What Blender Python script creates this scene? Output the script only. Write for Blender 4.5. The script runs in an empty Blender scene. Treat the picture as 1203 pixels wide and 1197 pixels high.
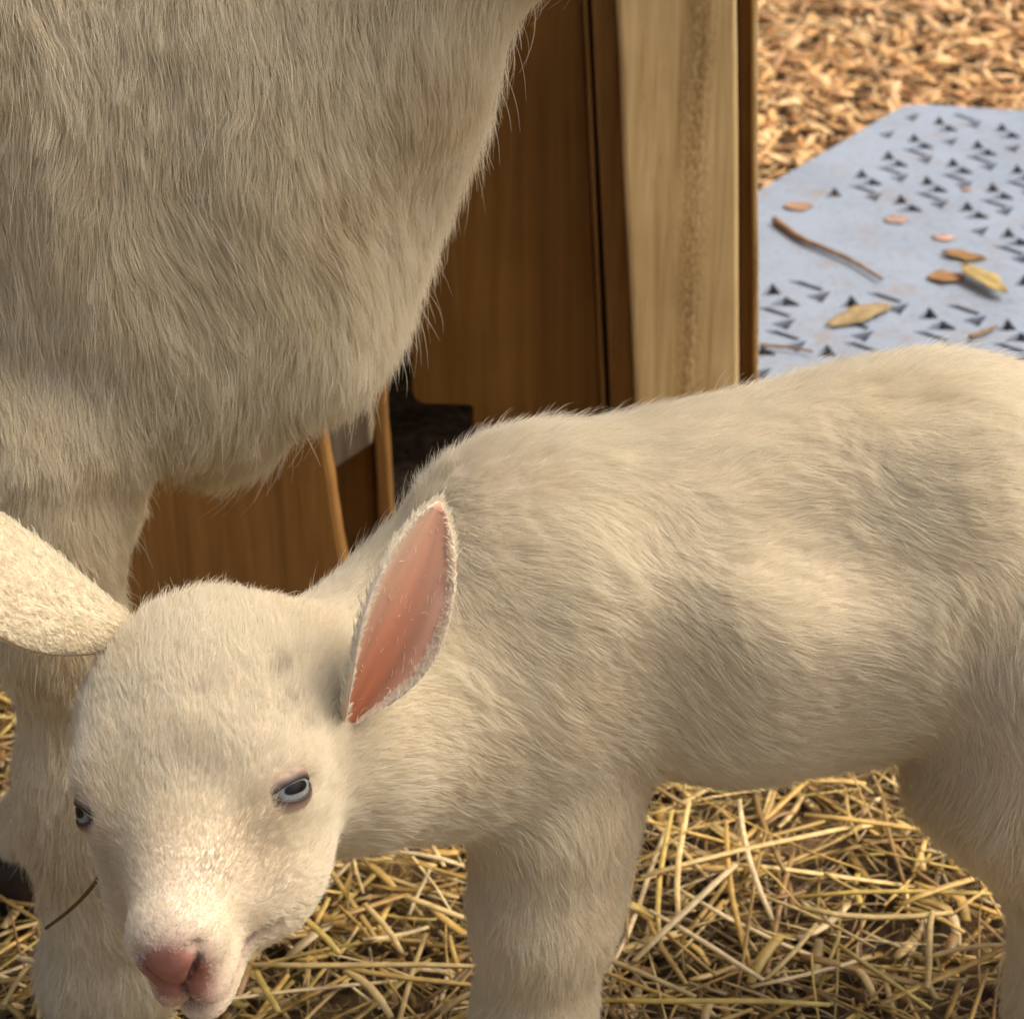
import bpy, bmesh, math, random
import numpy as np
from mathutils import Vector, Matrix, kdtree

random.seed(7)
rng = np.random.default_rng(7)
scene = bpy.context.scene
col = scene.collection
R = math.radians

# ------------------------------------------------------------------ camera
CAM_H, PITCH, FPX, CX, CY = 0.735, R(28.0), 2600.0, 601.5, 598.5
cam_data = bpy.data.cameras.new("camera")
cam = bpy.data.objects.new("camera", cam_data)
col.objects.link(cam)
cam.location = (0, 0, CAM_H)
cam.rotation_euler = (R(90) - PITCH, 0, 0)
cam_data.sensor_width = 36.0
cam_data.sensor_fit = 'HORIZONTAL'
cam_data.lens = 36.0 * FPX / 1203.0
cam_data.clip_start = 0.02
cam_data.clip_end = 500
cam_data.dof.use_dof = True
cam_data.dof.focus_distance = 0.84
cam_data.dof.aperture_fstop = 20
scene.camera = cam

# ------------------------------------------------------------------ sky, sun, exposure
SUN_EL, SUN_AZ = R(56), R(86)          # azimuth from +Y (away from camera) towards +X
world = bpy.data.worlds.new("World")
scene.world = world
world.use_nodes = True
wn = world.node_tree
bg = wn.nodes["Background"]
sky = wn.nodes.new("ShaderNodeTexSky")
sky.sky_type = 'NISHITA'
sky.sun_disc = False
sky.sun_elevation = SUN_EL
sky.sun_rotation = SUN_AZ
sky.air_density = 1.0
sky.dust_density = 8.0
sky.ozone_density = 0.6
wn.links.new(sky.outputs[0], bg.inputs[0])
bg.inputs[1].default_value = 0.15
sl = bpy.data.lights.new("sun", 'SUN')
sl.energy = 1.3
sl.angle = R(40)
sl.color = (1.0, 0.965, 0.90)
sun = bpy.data.objects.new("sun", sl)
col.objects.link(sun)
sd = Vector((math.sin(SUN_AZ) * math.cos(SUN_EL), math.cos(SUN_AZ) * math.cos(SUN_EL), math.sin(SUN_EL)))
sun.rotation_euler = sd.to_track_quat('Z', 'Y').to_euler()
sun.location = sd * 5
vs = scene.view_settings
vs.view_transform = 'Standard'
vs.look = 'None'
vs.gamma = 1.0
vs.exposure = 0.34
vs.use_white_balance = True
vs.white_balance_temperature = 6750
vs.white_balance_tint = 10
vs.use_curve_mapping = False
scene.cycles.max_bounces = 8
scene.cycles.diffuse_bounces = 5
scene.cycles.transmission_bounces = 4
scene.cycles.use_denoising = True
scene.cycles_curves.shape = 'RIBBONS'

# ------------------------------------------------------------------ placing helpers (design measurements -> world)
CAMP = np.array([0, 0, CAM_H])
FWD = np.array([0, math.cos(PITCH), -math.sin(PITCH)])
UPV = np.array([0, math.sin(PITCH), math.cos(PITCH)])
RGT = np.array([1.0, 0, 0])

def ray(px, py):
    return FWD + RGT * ((px - CX) / FPX) + UPV * ((CY - py) / FPX)

def at(px, py, Y):
    d = ray(px, py)
    return CAMP + d * (Y / d[1])

def gnd(px, py, z=0.0):
    d = ray(px, py)
    return CAMP + d * ((z - CAM_H) / d[2])

def mpp(p):                                  # metres for one measured pixel at point p
    return float(np.dot(np.asarray(p) - CAMP, FWD)) / FPX

# ------------------------------------------------------------------ object helpers
def link(name, me, mat=None, parent=None):
    o = bpy.data.objects.new(name, me)
    col.objects.link(o)
    if mat is not None:
        me.materials.append(mat)
    if parent is not None:
        o.parent = parent
    return o

def tag(o, label=None, cat=None, group=None, kind=None):
    if label: o["label"] = label
    if cat: o["category"] = cat
    if group: o["group"] = group
    if kind: o["kind"] = kind
    return o

def empty(name, loc=(0, 0, 0)):
    o = bpy.data.objects.new(name, None)
    o.location = loc
    o.empty_display_size = 0.05
    col.objects.link(o)
    return o

def mesh_np(name, v, f, smooth=True):
    me = bpy.data.meshes.new(name)
    v = np.asarray(v, dtype=np.float32); f = np.asarray(f, dtype=np.int32)
    n, k = f.shape
    me.vertices.add(len(v)); me.vertices.foreach_set("co", v.ravel())
    me.loops.add(n * k); me.loops.foreach_set("vertex_index", f.ravel())
    me.polygons.add(n)
    me.polygons.foreach_set("loop_start", np.arange(0, n * k, k, dtype=np.int32))
    me.polygons.foreach_set("loop_total", np.full(n, k, dtype=np.int32))
    me.update(calc_edges=True)
    if smooth:
        me.polygons.foreach_set("use_smooth", np.ones(n, dtype=bool))
    return me

# ------------------------------------------------------------------ material helpers
def new_mat(name):
    m = bpy.data.materials.new(name)
    m.use_nodes = True
    nt = m.node_tree
    return m, nt, nt.nodes["Principled BSDF"]

def nd(nt, t, **kw):
    n = nt.nodes.new(t)
    for k, v in kw.items():
        if k.startswith("i_"):
            n.inputs[k[2:].replace("_", " ")].default_value = v
        else:
            setattr(n, k, v)
    return n

def ramp(nt, stops):
    n = nt.nodes.new("ShaderNodeValToRGB")
    e = n.color_ramp.elements
    while len(e) < len(stops):
        e.new(0.5)
    for i, (p, c) in enumerate(stops):
        e[i].position = p
        e[i].color = (*c, 1)
    return n

def bump(nt, bsdf, src, strength, dist):
    b = nd(nt, "ShaderNodeBump")
    b.inputs["Strength"].default_value = strength
    b.inputs["Distance"].default_value = dist
    nt.links.new(src, b.inputs["Height"])
    nt.links.new(b.outputs[0], bsdf.inputs["Normal"])

def wood_mat(name, dark, mid, light, grain=60.0, rough=0.75, bumpd=0.0012, vein=None):
    m, nt, b = new_mat(name)
    tc = nd(nt, "ShaderNodeTexCoord")
    oi = nd(nt, "ShaderNodeObjectInfo")
    add = nd(nt, "ShaderNodeVectorMath", operation='ADD')
    nt.links.new(tc.outputs["Object"], add.inputs[0])
    nt.links.new(oi.outputs["Random"], add.inputs[1])
    mp = nd(nt, "ShaderNodeMapping")
    mp.inputs["Scale"].default_value = (1, 1, 0.045)
    nt.links.new(add.outputs[0], mp.inputs[0])
    n1 = nd(nt, "ShaderNodeTexNoise"); n1.inputs["Scale"].default_value = grain
    n1.inputs["Detail"].default_value = 8; n1.inputs["Roughness"].default_value = 0.65
    n1.inputs["Distortion"].default_value = 0.6
    nt.links.new(mp.outputs[0], n1.inputs["Vector"])
    n2 = nd(nt, "ShaderNodeTexNoise"); n2.inputs["Scale"].default_value = 9
    n2.inputs["Detail"].default_value = 4
    nt.links.new(add.outputs[0], n2.inputs["Vector"])
    r1 = ramp(nt, [(0.36, dark), (0.5, mid), (0.64, light)])
    nt.links.new(n1.outputs["Fac"], r1.inputs[0])
    r2 = ramp(nt, [(0.3, (0.62, 0.60, 0.58)), (0.62, (1, 1, 1))])
    nt.links.new(n2.outputs["Fac"], r2.inputs[0])
    mx = nd(nt, "ShaderNodeMix", data_type='RGBA', blend_type='MULTIPLY')
    mx.inputs["Factor"].default_value = 0.7
    nt.links.new(r1.outputs[0], mx.inputs["A"]); nt.links.new(r2.outputs[0], mx.inputs["B"])
    out = mx.outputs["Result"]
    h = n1.outputs["Fac"]
    if vein is not None:               # a rough saw-torn strip running up the piece
        sx = nd(nt, "ShaderNodeSeparateXYZ"); nt.links.new(tc.outputs["Object"], sx.inputs[0])
        n4 = nd(nt, "ShaderNodeTexNoise"); n4.inputs["Scale"].default_value = 14
        nt.links.new(tc.outputs["Object"], n4.inputs["Vector"])
        wv = nd(nt, "ShaderNodeMath", operation='MULTIPLY_ADD'); wv.inputs[1].default_value = 0.012; wv.inputs[2].default_value = -0.006 - vein
        nt.links.new(n4.outputs["Fac"], wv.inputs[0])
        ad = nd(nt, "ShaderNodeMath", operation='ADD'); nt.links.new(sx.outputs[0], ad.inputs[0]); nt.links.new(wv.outputs[0], ad.inputs[1])
        ab = nd(nt, "ShaderNodeMath", operation='ABSOLUTE'); nt.links.new(ad.outputs[0], ab.inputs[0])
        mr = nd(nt, "ShaderNodeMapRange"); mr.inputs[1].default_value = 0.002; mr.inputs[2].default_value = 0.013
        mr.inputs[3].default_value = 1; mr.inputs[4].default_value = 0
        nt.links.new(ab.outputs[0], mr.inputs[0])
        mp3 = nd(nt, "ShaderNodeMapping"); mp3.inputs["Scale"].default_value = (1, 1, 0.55); mp3.inputs["Rotation"].default_value = (0, 0.5, 0)
        nt.links.new(tc.outputs["Object"], mp3.inputs[0])
        n3 = nd(nt, "ShaderNodeTexNoise"); n3.inputs["Scale"].default_value = 420; n3.inputs["Detail"].default_value = 3
        nt.links.new(mp3.outputs[0], n3.inputs["Vector"])
        r3 = ramp(nt, [(0.36, (0.62, 0.56, 0.50)), (0.62, (1, 1, 1))]); nt.links.new(n3.outputs["Fac"], r3.inputs[0])
        m3 = nd(nt, "ShaderNodeMix", data_type='RGBA', blend_type='MULTIPLY')
        nt.links.new(mr.outputs[0], m3.inputs["Factor"]); nt.links.new(out, m3.inputs["A"]); nt.links.new(r3.outputs[0], m3.inputs["B"])
        out = m3.outputs["Result"]
        hm = nd(nt, "ShaderNodeMath", operation='MULTIPLY'); nt.links.new(mr.outputs[0], hm.inputs[0]); nt.links.new(n3.outputs["Fac"], hm.inputs[1])
        ha = nd(nt, "ShaderNodeMath", operation='ADD'); nt.links.new(hm.outputs[0], ha.inputs[0]); nt.links.new(h, ha.inputs[1])
        h = ha.outputs[0]
    nt.links.new(out, b.inputs["Base Color"])
    b.inputs["Roughness"].default_value = rough
    b.inputs["Specular IOR Level"].default_value = 0.25
    bump(nt, b, h, 0.6, bumpd)
    return m

def attr_mat(name, attr="tint", rough=0.7, spec=0.2, noise=0.0, nscale=200, transl=0.0):
    m, nt, b = new_mat(name)
    a = nd(nt, "ShaderNodeAttribute", attribute_name=attr)
    out = a.outputs["Color"]
    if noise > 0:
        tc = nd(nt, "ShaderNodeTexCoord")
        n = nd(nt, "ShaderNodeTexNoise"); n.inputs["Scale"].default_value = nscale; n.inputs["Detail"].default_value = 4
        nt.links.new(tc.outputs["Object"], n.inputs["Vector"])
        r = ramp(nt, [(0.3, (1 - noise,) * 3), (0.65, (1, 1, 1))]); nt.links.new(n.outputs["Fac"], r.inputs[0])
        mx = nd(nt, "ShaderNodeMix", data_type='RGBA', blend_type='MULTIPLY'); mx.inputs["Factor"].default_value = 1
        nt.links.new(out, mx.inputs["A"]); nt.links.new(r.outputs[0], mx.inputs["B"])
        out = mx.outputs["Result"]
    nt.links.new(out, b.inputs["Base Color"])
    b.inputs["Roughness"].default_value = rough
    b.inputs["Specular IOR Level"].default_value = spec
    return m

def plain_mat(name, c, rough=0.6, spec=0.3, var=0.25, scale=60, bstr=0.0, bdist=0.001):
    m, nt, b = new_mat(name)
    tc = nd(nt, "ShaderNodeTexCoord")
    n = nd(nt, "ShaderNodeTexNoise"); n.inputs["Scale"].default_value = scale; n.inputs["Detail"].default_value = 6
    nt.links.new(tc.outputs["Object"], n.inputs["Vector"])
    r = ramp(nt, [(0.3, tuple(x * (1 - var) for x in c)), (0.65, c)])
    nt.links.new(n.outputs["Fac"], r.inputs[0])
    nt.links.new(r.outputs[0], b.inputs["Base Color"])
    b.inputs["Roughness"].default_value = rough
    b.inputs["Specular IOR Level"].default_value = spec
    if bstr: bump(nt, b, n.outputs["Fac"], bstr, bdist)
    return m

def set_tint(me, colors):
    a = me.attributes.new("tint", 'FLOAT_COLOR', 'POINT')
    c = np.ones((len(colors), 4), dtype=np.float32); c[:, :3] = colors
    a.data.foreach_set("color", c.ravel())

# ================================================================== GROUND
def ground_mesh():
    # one sheet to the horizon: fine uneven middle, coarse skirts
    xs = np.unique(np.concatenate([np.linspace(-200, -3, 12), np.linspace(-3, 3.5, 131), np.linspace(3.5, 200, 12)]))
    ys = np.unique(np.concatenate([np.linspace(-200, -0.5, 10), np.linspace(-0.5, 5, 111), np.linspace(5, 260, 14)]))
    X, Y = np.meshgrid(xs, ys, indexing='ij')
    Z = 0.006 * np.sin(7 * X + 2 * np.sin(3 * Y)) * np.sin(6 * Y + 1.3) + 0.003 * np.sin(31 * X + 5 * Y) * np.sin(23 * Y - 9 * X)
    Z *= np.exp(-((X / 8) ** 2 + (Y / 8) ** 2))
    Z -= 0.012
    v = np.stack([X, Y, Z], -1).reshape(-1, 3)
    nx, ny = len(xs), len(ys)
    i = np.arange(nx * ny).reshape(nx, ny)
    f = np.stack([i[:-1, :-1], i[1:, :-1], i[1:, 1:], i[:-1, 1:]], -1).reshape(-1, 4)
    return mesh_np("ground", v, f)

m_soil, nt, b = new_mat("soil")
tc = nd(nt, "ShaderNodeTexCoord")
n1 = nd(nt, "ShaderNodeTexNoise"); n1.inputs["Scale"].default_value = 14; n1.inputs["Detail"].default_value = 10
n2 = nd(nt, "ShaderNodeTexNoise"); n2.inputs["Scale"].default_value = 120; n2.inputs["Detail"].default_value = 6
nt.links.new(tc.outputs["Object"], n1.inputs["Vector"]); nt.links.new(tc.outputs["Object"], n2.inputs["Vector"])
r1 = ramp(nt, [(0.3, (0.045, 0.030, 0.018)), (0.5, (0.10, 0.066, 0.038)), (0.7, (0.20, 0.135, 0.075))])
nt.links.new(n1.outputs["Fac"], r1.inputs[0])
r2 = ramp(nt, [(0.35, (0.5, 0.5, 0.5)), (0.65, (1.2, 1.15, 1.1))]); nt.links.new(n2.outputs["Fac"], r2.inputs[0])
mx = nd(nt, "ShaderNodeMix", data_type='RGBA', blend_type='MULTIPLY'); mx.inputs["Factor"].default_value = 1
nt.links.new(r1.outputs[0], mx.inputs["A"]); nt.links.new(r2.outputs[0], mx.inputs["B"])
nt.links.new(mx.outputs["Result"], b.inputs["Base Color"])
b.inputs["Roughness"].default_value = 0.95
b.inputs["Specular IOR Level"].default_value = 0.1
bump(nt, b, n2.outputs["Fac"], 0.8, 0.006)
tag(link("ground", ground_mesh(), m_soil), kind="structure")

# ------------------------------------------------------------------ straw bedding
def stalks(n, cen, az, tilt, length, width, thick, sag, base_z):
    """n flattened, slightly bowed stalks -> vertices / quads / owner index; 5 rings of 4 corners"""
    K = 5
    s = np.linspace(-0.5, 0.5, K)
    d = np.stack([np.cos(az) * np.cos(tilt), np.sin(az) * np.cos(tilt), np.sin(tilt)], -1)
    side = np.stack([-np.sin(az), np.cos(az), np.zeros(n)], -1)
    up = np.cross(d, side)
    v = np.zeros((n, K, 4, 3))
    for k in range(K):
        c = cen + d * (s[k] * length)[:, None]
        c[:, 2] += base_z + sag * (0.25 - s[k] ** 2) * 4
        c = c + side * (0.12 * length * np.sin(3.3 * s[k] + az * 5) * 0.25)[:, None]
        w = width * (1.0 if 0 < k < K - 1 else 0.75)
        for q, (a_, b_) in enumerate(((-1, -1), (1, -1), (1, 1), (-1, 1))):
            v[:, k, q] = c + side * (a_ * w * 0.5)[:, None] + up * (b_ * thick * 0.5)[:, None]
    base = (np.arange(n) * K * 4)[:, None, None, None]
    k = np.arange(K - 1)[None, :, None, None] * 4
    q = np.arange(4)[None, None, :, None]
    quad = np.concatenate([base + k + q, base + k + (q + 1) % 4, base + k + 4 + (q + 1) % 4, base + k + 4 + q], -1).reshape(-1, 4)
    c0 = np.arange(n)[:, None] * K * 4 + np.array([[3, 2, 1, 0]])
    c1 = np.arange(n)[:, None] * K * 4 + (K - 1) * 4 + np.array([[0, 1, 2, 3]])
    return v.reshape(-1, 3), np.concatenate([quad, c0, c1]), np.repeat(np.arange(n), K * 4)

STRAW_COL = 1.22 * np.array([[0.62, 0.42, 0.13], [0.70, 0.52, 0.22], [0.52, 0.33, 0.09], [0.40, 0.25, 0.08],
                      [0.76, 0.60, 0.33], [0.30, 0.18, 0.07], [0.58, 0.43, 0.12]])

def straw_bed(n, x0, x1, y0, y1, lmin, lmax, wmin, wmax, zmax, pal, pw):
    cen = np.stack([rng.uniform(x0, x1, n), rng.uniform(y0, y1, n), np.zeros(n)], -1)
    az = rng.uniform(0, np.pi * 2, n)
    L = lmin + (lmax - lmin) * rng.random(n) ** 1.8
    tilt = rng.normal(0, 0.10, n)
    w = rng.uniform(wmin, wmax, n)
    th = np.minimum(w * 0.32, 0.0011)
    z = -0.006 + zmax * rng.random(n) ** 1.4 + np.abs(np.sin(tilt)) * L * 0.35
    v, f, own = stalks(n, cen, az, tilt, L, w, th, rng.normal(0.0, 0.003, n), z)
    c = pal[rng.choice(len(pal), n, p=pw)] * rng.uniform(0.65, 1.15, n)[:, None]
    return v, f, c[own]

m_straw = attr_mat("straw", rough=0.45, spec=0.45, noise=0.35, nscale=180)
pw = np.array([0.24, 0.18, 0.16, 0.12, 0.12, 0.08, 0.10])
parts = [straw_bed(4000, -0.62, 0.62, 0.66, 1.34, 0.02, 0.14, 0.0009, 0.0032, 0.021, STRAW_COL, pw),
         straw_bed(16000, -0.62, 0.62, 0.66, 1.34, 0.006, 0.05, 0.0004, 0.0018, 0.012, STRAW_COL * 0.5, pw),
         straw_bed(700, -0.60, 0.60, 0.70, 1.25, 0.02, 0.07, 0.003, 0.006, 0.020, STRAW_COL, pw)]
parts.append(straw_bed(7000, -1.6, 1.6, -1.2, 0.70, 0.05, 0.16, 0.003, 0.008, 0.016, STRAW_COL, pw))  # unseen straw around the camera, added for its warm bounce light
V, F, C_, off = [], [], [], 0
for v, f, c in parts:
    V.append(v); F.append(f + off); C_.append(c); off += len(v)
me = mesh_np("straw_bedding", np.concatenate(V), np.concatenate(F), smooth=False)
set_tint(me, np.concatenate(C_))
tag(link("straw_bedding", me, m_straw), "golden loose straw bedding on the soil under the goats", "straw", kind="stuff")

# the long pale stalks lying on top of the bedding, one by one
LONG = [  # px0,py0, px1,py1, width m
    (755, 1035, 1000, 965, .0040), (945, 955, 1155, 990, .0040), (745, 1130, 865, 1015, .0042),
    (786, 950, 778, 1110, .0034), (806, 945, 800, 1080, .0038), (940, 1062, 1120, 1075, .0044),
    (1060, 1065, 1165, 1022, .0042), (760, 1070, 900, 1150, .0034), (700, 1170, 975, 1185, .0036),
    (900, 1150, 960, 1085, .0030), (1085, 1160, 1100, 1070, .0036), (1040, 1180, 1195, 1100, .0036),
    (870, 940, 905, 1080, .0036), (985, 1110, 1095, 1185, .0030), (1080, 1125, 1185, 1112, .0034),
    (300, 1130, 560, 1138, .0040), (400, 1135, 552, 1158, .0036), (380, 1015, 520, 975, .0036),
    (345, 1070, 400, 1120, .0040), (475, 1055, 550, 1078, .0042), (430, 1060, 470, 1120, .0036),
    (385, 1055, 372, 1085, .0032), (440, 1000, 545, 1020, .0034), (300, 1130, 325, 1190, .0040),
    (405, 1140, 460, 1195, .0048), (520, 1190, 560, 1165, .0044), (0, 1150, 70, 1152, .0040),
    (20, 1125, 62, 1135, .0036), (0, 950, 28, 958, .0040), (45, 1197, 60, 1152, .0036),
    (2, 1180, 40, 1130, .0030), (0, 1005, 26, 975, .0038)]
for i, (ax, ay, bx, by, w) in enumerate(LONG):
    w *= .82
    a, b_ = gnd(ax, ay, 0.026), gnd(bx, by, 0.026)
    mid = (a + b_) / 2; dv = b_ - a; L = float(np.linalg.norm(dv))
    v, f, own = stalks(1, np.zeros((1, 3)), np.array([math.atan2(dv[1], dv[0])]), np.array([rng.normal(0, .02)]), np.array([L]), np.array([w]), np.array([.0010]), np.array([rng.normal(0.001, .002)]), np.array([0.0]))
    me = mesh_np("straw_stalk", v, f, smooth=False)
    base = STRAW_COL[[1, 0, 4, 6, 1][i % 5]] * rng.uniform(.9, 1.12)
    set_tint(me, np.tile(base, (len(v), 1)))
    o = link("straw_stalk", me, m_straw)
    o.location = mid
    tone = ["pale golden", "deep golden", "whitish", "yellow brown", "pale golden"][i % 5]
    place = "beside the mother goat's hoof" if ax < 70 else ("between the kid's muzzle and foreleg" if ax < 600 else "under the kid's belly")
    form = "broad" if w >= .0034 else ("thin" if w < .0028 else "long")
    tag(o, f"{form} {tone} straw stalk lying on the bedding {place}", "straw", "long straw stalks on the bedding")

# ------------------------------------------------------------------ wood chips and dead leaves past the shelter
def chips(n, x0, x1, y0, y1, smin, smax, zmax, pal, far=0.0):
    t = rng.random(n)
    cy = y0 + (y1 - y0) * t
    cx = rng.uniform(0, 1, n) * (x1 - x0) + x0
    L = smin + (smax - smin) * rng.random(n) ** 2.2
    W = L * rng.uniform(0.07, 0.36, n)
    az = rng.uniform(0, 2 * np.pi, n); ti = rng.normal(0, 0.28, n); ro = rng.normal(0, 0.35, n)
    ca, sa = np.cos(az), np.sin(az)
    d = np.stack([ca * np.cos(ti), sa * np.cos(ti), np.sin(ti)], -1)
    s0 = np.stack([-sa, ca, np.zeros(n)], -1)
    u0 = np.cross(d, s0)
    s = s0 * np.cos(ro)[:, None] + u0 * np.sin(ro)[:, None]
    u = np.cross(d, s)
    zc = zmax * rng.random(n) ** 1.3
    zc = np.where((cx > 0.16) & (cy < 2.15 + 0.0 * cx) & (cy < 1.66 + (cx - 0.17) * 3.2), zc - 0.05, zc)   # nothing loose under the panel
    c = np.stack([cx, cy, zc], -1)
    prof = np.array([[-.5, -.12], [-.28, -.46], [.2, -.5], [.5, -.05], [.24, .44], [-.3, .5]])
    K = len(prof)
    jit = rng.uniform(0.4, 1.25, (n, K, 1))
    P = prof[None] * jit
    curl = rng.normal(0, 0.14, n)
    th = np.maximum(L * 0.02, 0.0008)
    top = c[:, None] + d[:, None] * (P[..., :1] * L[:, None, None]) + s[:, None] * (P[..., 1:] * W[:, None, None]) + u[:, None] * ((P[..., :1] ** 2) * (curl * L)[:, None, None])
    bot = top - u[:, None] * th[:, None, None]
    v = np.concatenate([top, bot], 1).reshape(-1, 3)
    b0 = np.arange(n)[:, None] * 2 * K
    qs = [b0 + np.array([[0, 1, 4, 5]]), b0 + np.array([[1, 2, 3, 4]]), b0 + K + np.array([[5, 4, 1, 0]]), b0 + K + np.array([[4, 3, 2, 1]])]
    for k in range(K):
        j = (k + 1) % K
        qs.append(b0 + np.array([[k, k + K, j + K, j]]))
    colr = pal[rng.integers(0, len(pal), n)] * rng.uniform(0.6, 1.2, n)[:, None]
    return v, np.concatenate(qs), np.repeat(colr, 2 * K, 0)

CHIP_COL = np.array([[0.58, 0.37, 0.17], [0.66, 0.45, 0.23], [0.52, 0.32, 0.15], [0.44, 0.27, 0.13],
                     [0.62, 0.36, 0.15], [0.52, 0.36, 0.20], [0.30, 0.175, 0.09], [0.72, 0.52, 0.28], [0.60, 0.44, 0.24]])
parts = [chips(34000, 0.0, 1.7, 1.36, 3.8, 0.010, 0.055, 0.030, CHIP_COL),
         chips(500, 0.0, 1.7, 1.36, 3.8, 0.04, 0.09, 0.034, CHIP_COL * 0.95),
         straw_bed(2600, 0.0, 1.9, 1.36, 4.2, 0.03, 0.16, 0.002, 0.006, 0.036, CHIP_COL, np.full(9, 1 / 9))]
V, F, C_, off = [], [], [], 0
for v, f, c in parts:
    V.append(v); F.append(f + off); C_.append(c * 2.4 / np.maximum(1, (c * 2.4).max(1, keepdims=True) / .84)); off += len(v)
me = mesh_np("wood_chips", np.concatenate(V), np.concatenate(F), smooth=False)
set_tint(me, np.concatenate(C_))
m_chip = attr_mat("chip", rough=0.8, spec=0.15, noise=0.18, nscale=90)
tag(link("wood_chips", me, m_chip), "orange brown wood chips and dry leaf litter beyond the wooden shelter", "wood chips", kind="stuff")

# ------------------------------------------------------------------ perforated plastic panel
MAT_Z = 0.042
def tri_in(cx, cy, pts):
    return [(cx + x, cy + y) for x, y in pts]

def plastic_panel():
    # outline on the ground plane (measured corner positions), cut corner at the far left
    q = lambda x, y: gnd(x, y, MAT_Z)[:2]
    o0, o1, o2 = q(1062, 124), q(1225, 134), q(878, 232)
    out_dir = (o2 - o0) / np.linalg.norm(o2 - o0)
    outline = [o0, q(1090, 123.0), o1 + (o1 - o0) * 2.0, None, None, o2 + out_dir * 0.01]
    w = o1 + (o1 - o0) * 2.0
    outline[3] = np.array([w[0] + 0.12, 1.30])
    outline[4] = np.array([0.172, 1.30])
    outline.insert(5, np.array([outline[4][0], q(700, 330)[1]]))
    # rounded first corner
    holes, boxes = [], []
    SH = {'U': [(-8, 5), (1, -5), (8.5, 4)], 'T': [(-12, 3.2), (2, -4), (13, 2.4), (12, 3.6)], 'S': [(-14, -3.6), (-4, -3.8), (15, 2.6), (11, 4.2)], 'D': [(-10, -.5), (10, -4.5), (3, 4.5)]}
    def hole(px, py, kind, k):
        k = k * 1.18
        pts = [(px + x * k, py + y * k) for x, y in SH[kind]]
        def apart(A_, B_):                  # separating axis between two small convex outlines
            for P_, Q_ in ((A_, B_), (B_, A_)):
                for n_ in range(len(P_)):
                    x1, y1 = P_[n_]; x2, y2 = P_[(n_ + 1) % len(P_)]
                    ax_, ay_ = y2 - y1, x1 - x2
                    l_ = math.hypot(ax_, ay_) + 1e-9
                    a_ = [(x * ax_ + y * ay_) / l_ for x, y in P_]; b_ = [(x * ax_ + y * ay_) / l_ for x, y in Q_]
                    if min(a_) > max(b_) + .5 or min(b_) > max(a_) + .5: return True
            return False
        if any(abs(px - o_[0][0]) < 60 and abs(py - o_[0][1]) < 30 and not apart(pts, o_) for o_ in boxes): return
        bx_ = pts
        boxes.append(bx_); holes.append([q(*p) for p in pts])
    a = np.array([-30.8, 21.0]); bb = np.array([45.0, 29.0])
    for i in range(-8, 9):
        for j in range(-5, 14):
            x, y = np.array([1042.0, 183.0]) + a * (i * (1 + .014 * (i + j))) + bb * (j * (1 + .014 * (i + j)))
            k = 1.0 + .0016 * (y - 200)
            for kind, ox, oy in (('U', 0, 0), ('T', 10.5, 9.6), ('S', 1.5, 18.4), ('D', 14.5, 27.2)):
                hx, hy = x + ox * k, y + oy * k
                far = 138 < hy < 252 and hx > 968 + max(0, 226 - hy) * 1.02 and hx > 968 + (hy - 226) * 3.2
                right = 252 <= hy < 340 and hx > 1128 + (hy - 252) * .9 and hx < 1500
                if (far and hx < 1500) or right: hole(hx, hy, kind, k)
    near_cell = (('U', 0, 0), ('S', 40, -4), ('D', 55, 9), ('T', 14, 14.5), ('S', 2, 27), ('D', 14, 41))
    for r in range(0, 5):
        for c in range(-2, 7):
            x, y = 906 + c * 92 - r * 28, 340 + c * 14 + r * 58
            for kind, ox, oy in near_cell:
                if y + oy > 326 and x + ox < 1480 and y + oy < 520 and not (x + ox > 1120 and y + oy < 348): hole(x + ox, y + oy, kind, 1.28)
    bm = bmesh.new()
    edges = []
    def loop(pts):
        vs_ = [bm.verts.new((p[0], p[1], MAT_Z)) for p in pts]
        for k in range(len(vs_)):
            edges.append(bm.edges.new((vs_[k], vs_[(k + 1) % len(vs_)])))
    loop(outline)
    # keep holes inside and apart
    kept = []
    poly = [tuple(p) for p in outline]
    def inside(p):
        c = False; n = len(poly)
        for i in range(n):
            (x1, y1), (x2, y2) = poly[i], poly[(i + 1) % n]
            if (y1 > p[1]) != (y2 > p[1]) and p[0] < (x2 - x1) * (p[1] - y1) / (y2 - y1) + x1: c = not c
        return c
    for h in holes:
        cc = np.mean(h, 0); rr = max(np.linalg.norm(np.array(p) - cc) for p in h)
        if not all(inside(tuple(cc + (np.array(p) - cc) * 1.25)) for p in h): continue
        kept.append((cc, rr)); loop(h)
    bmesh.ops.triangle_fill(bm, use_beauty=True, edges=edges, normal=(0, 0, 1))
    for f in bm.faces:
        if f.normal.z < 0: f.normal_flip()
    me = bpy.data.meshes.new("perforated_panel")
    bm.to_mesh(me); bm.free()
    return me

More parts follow.
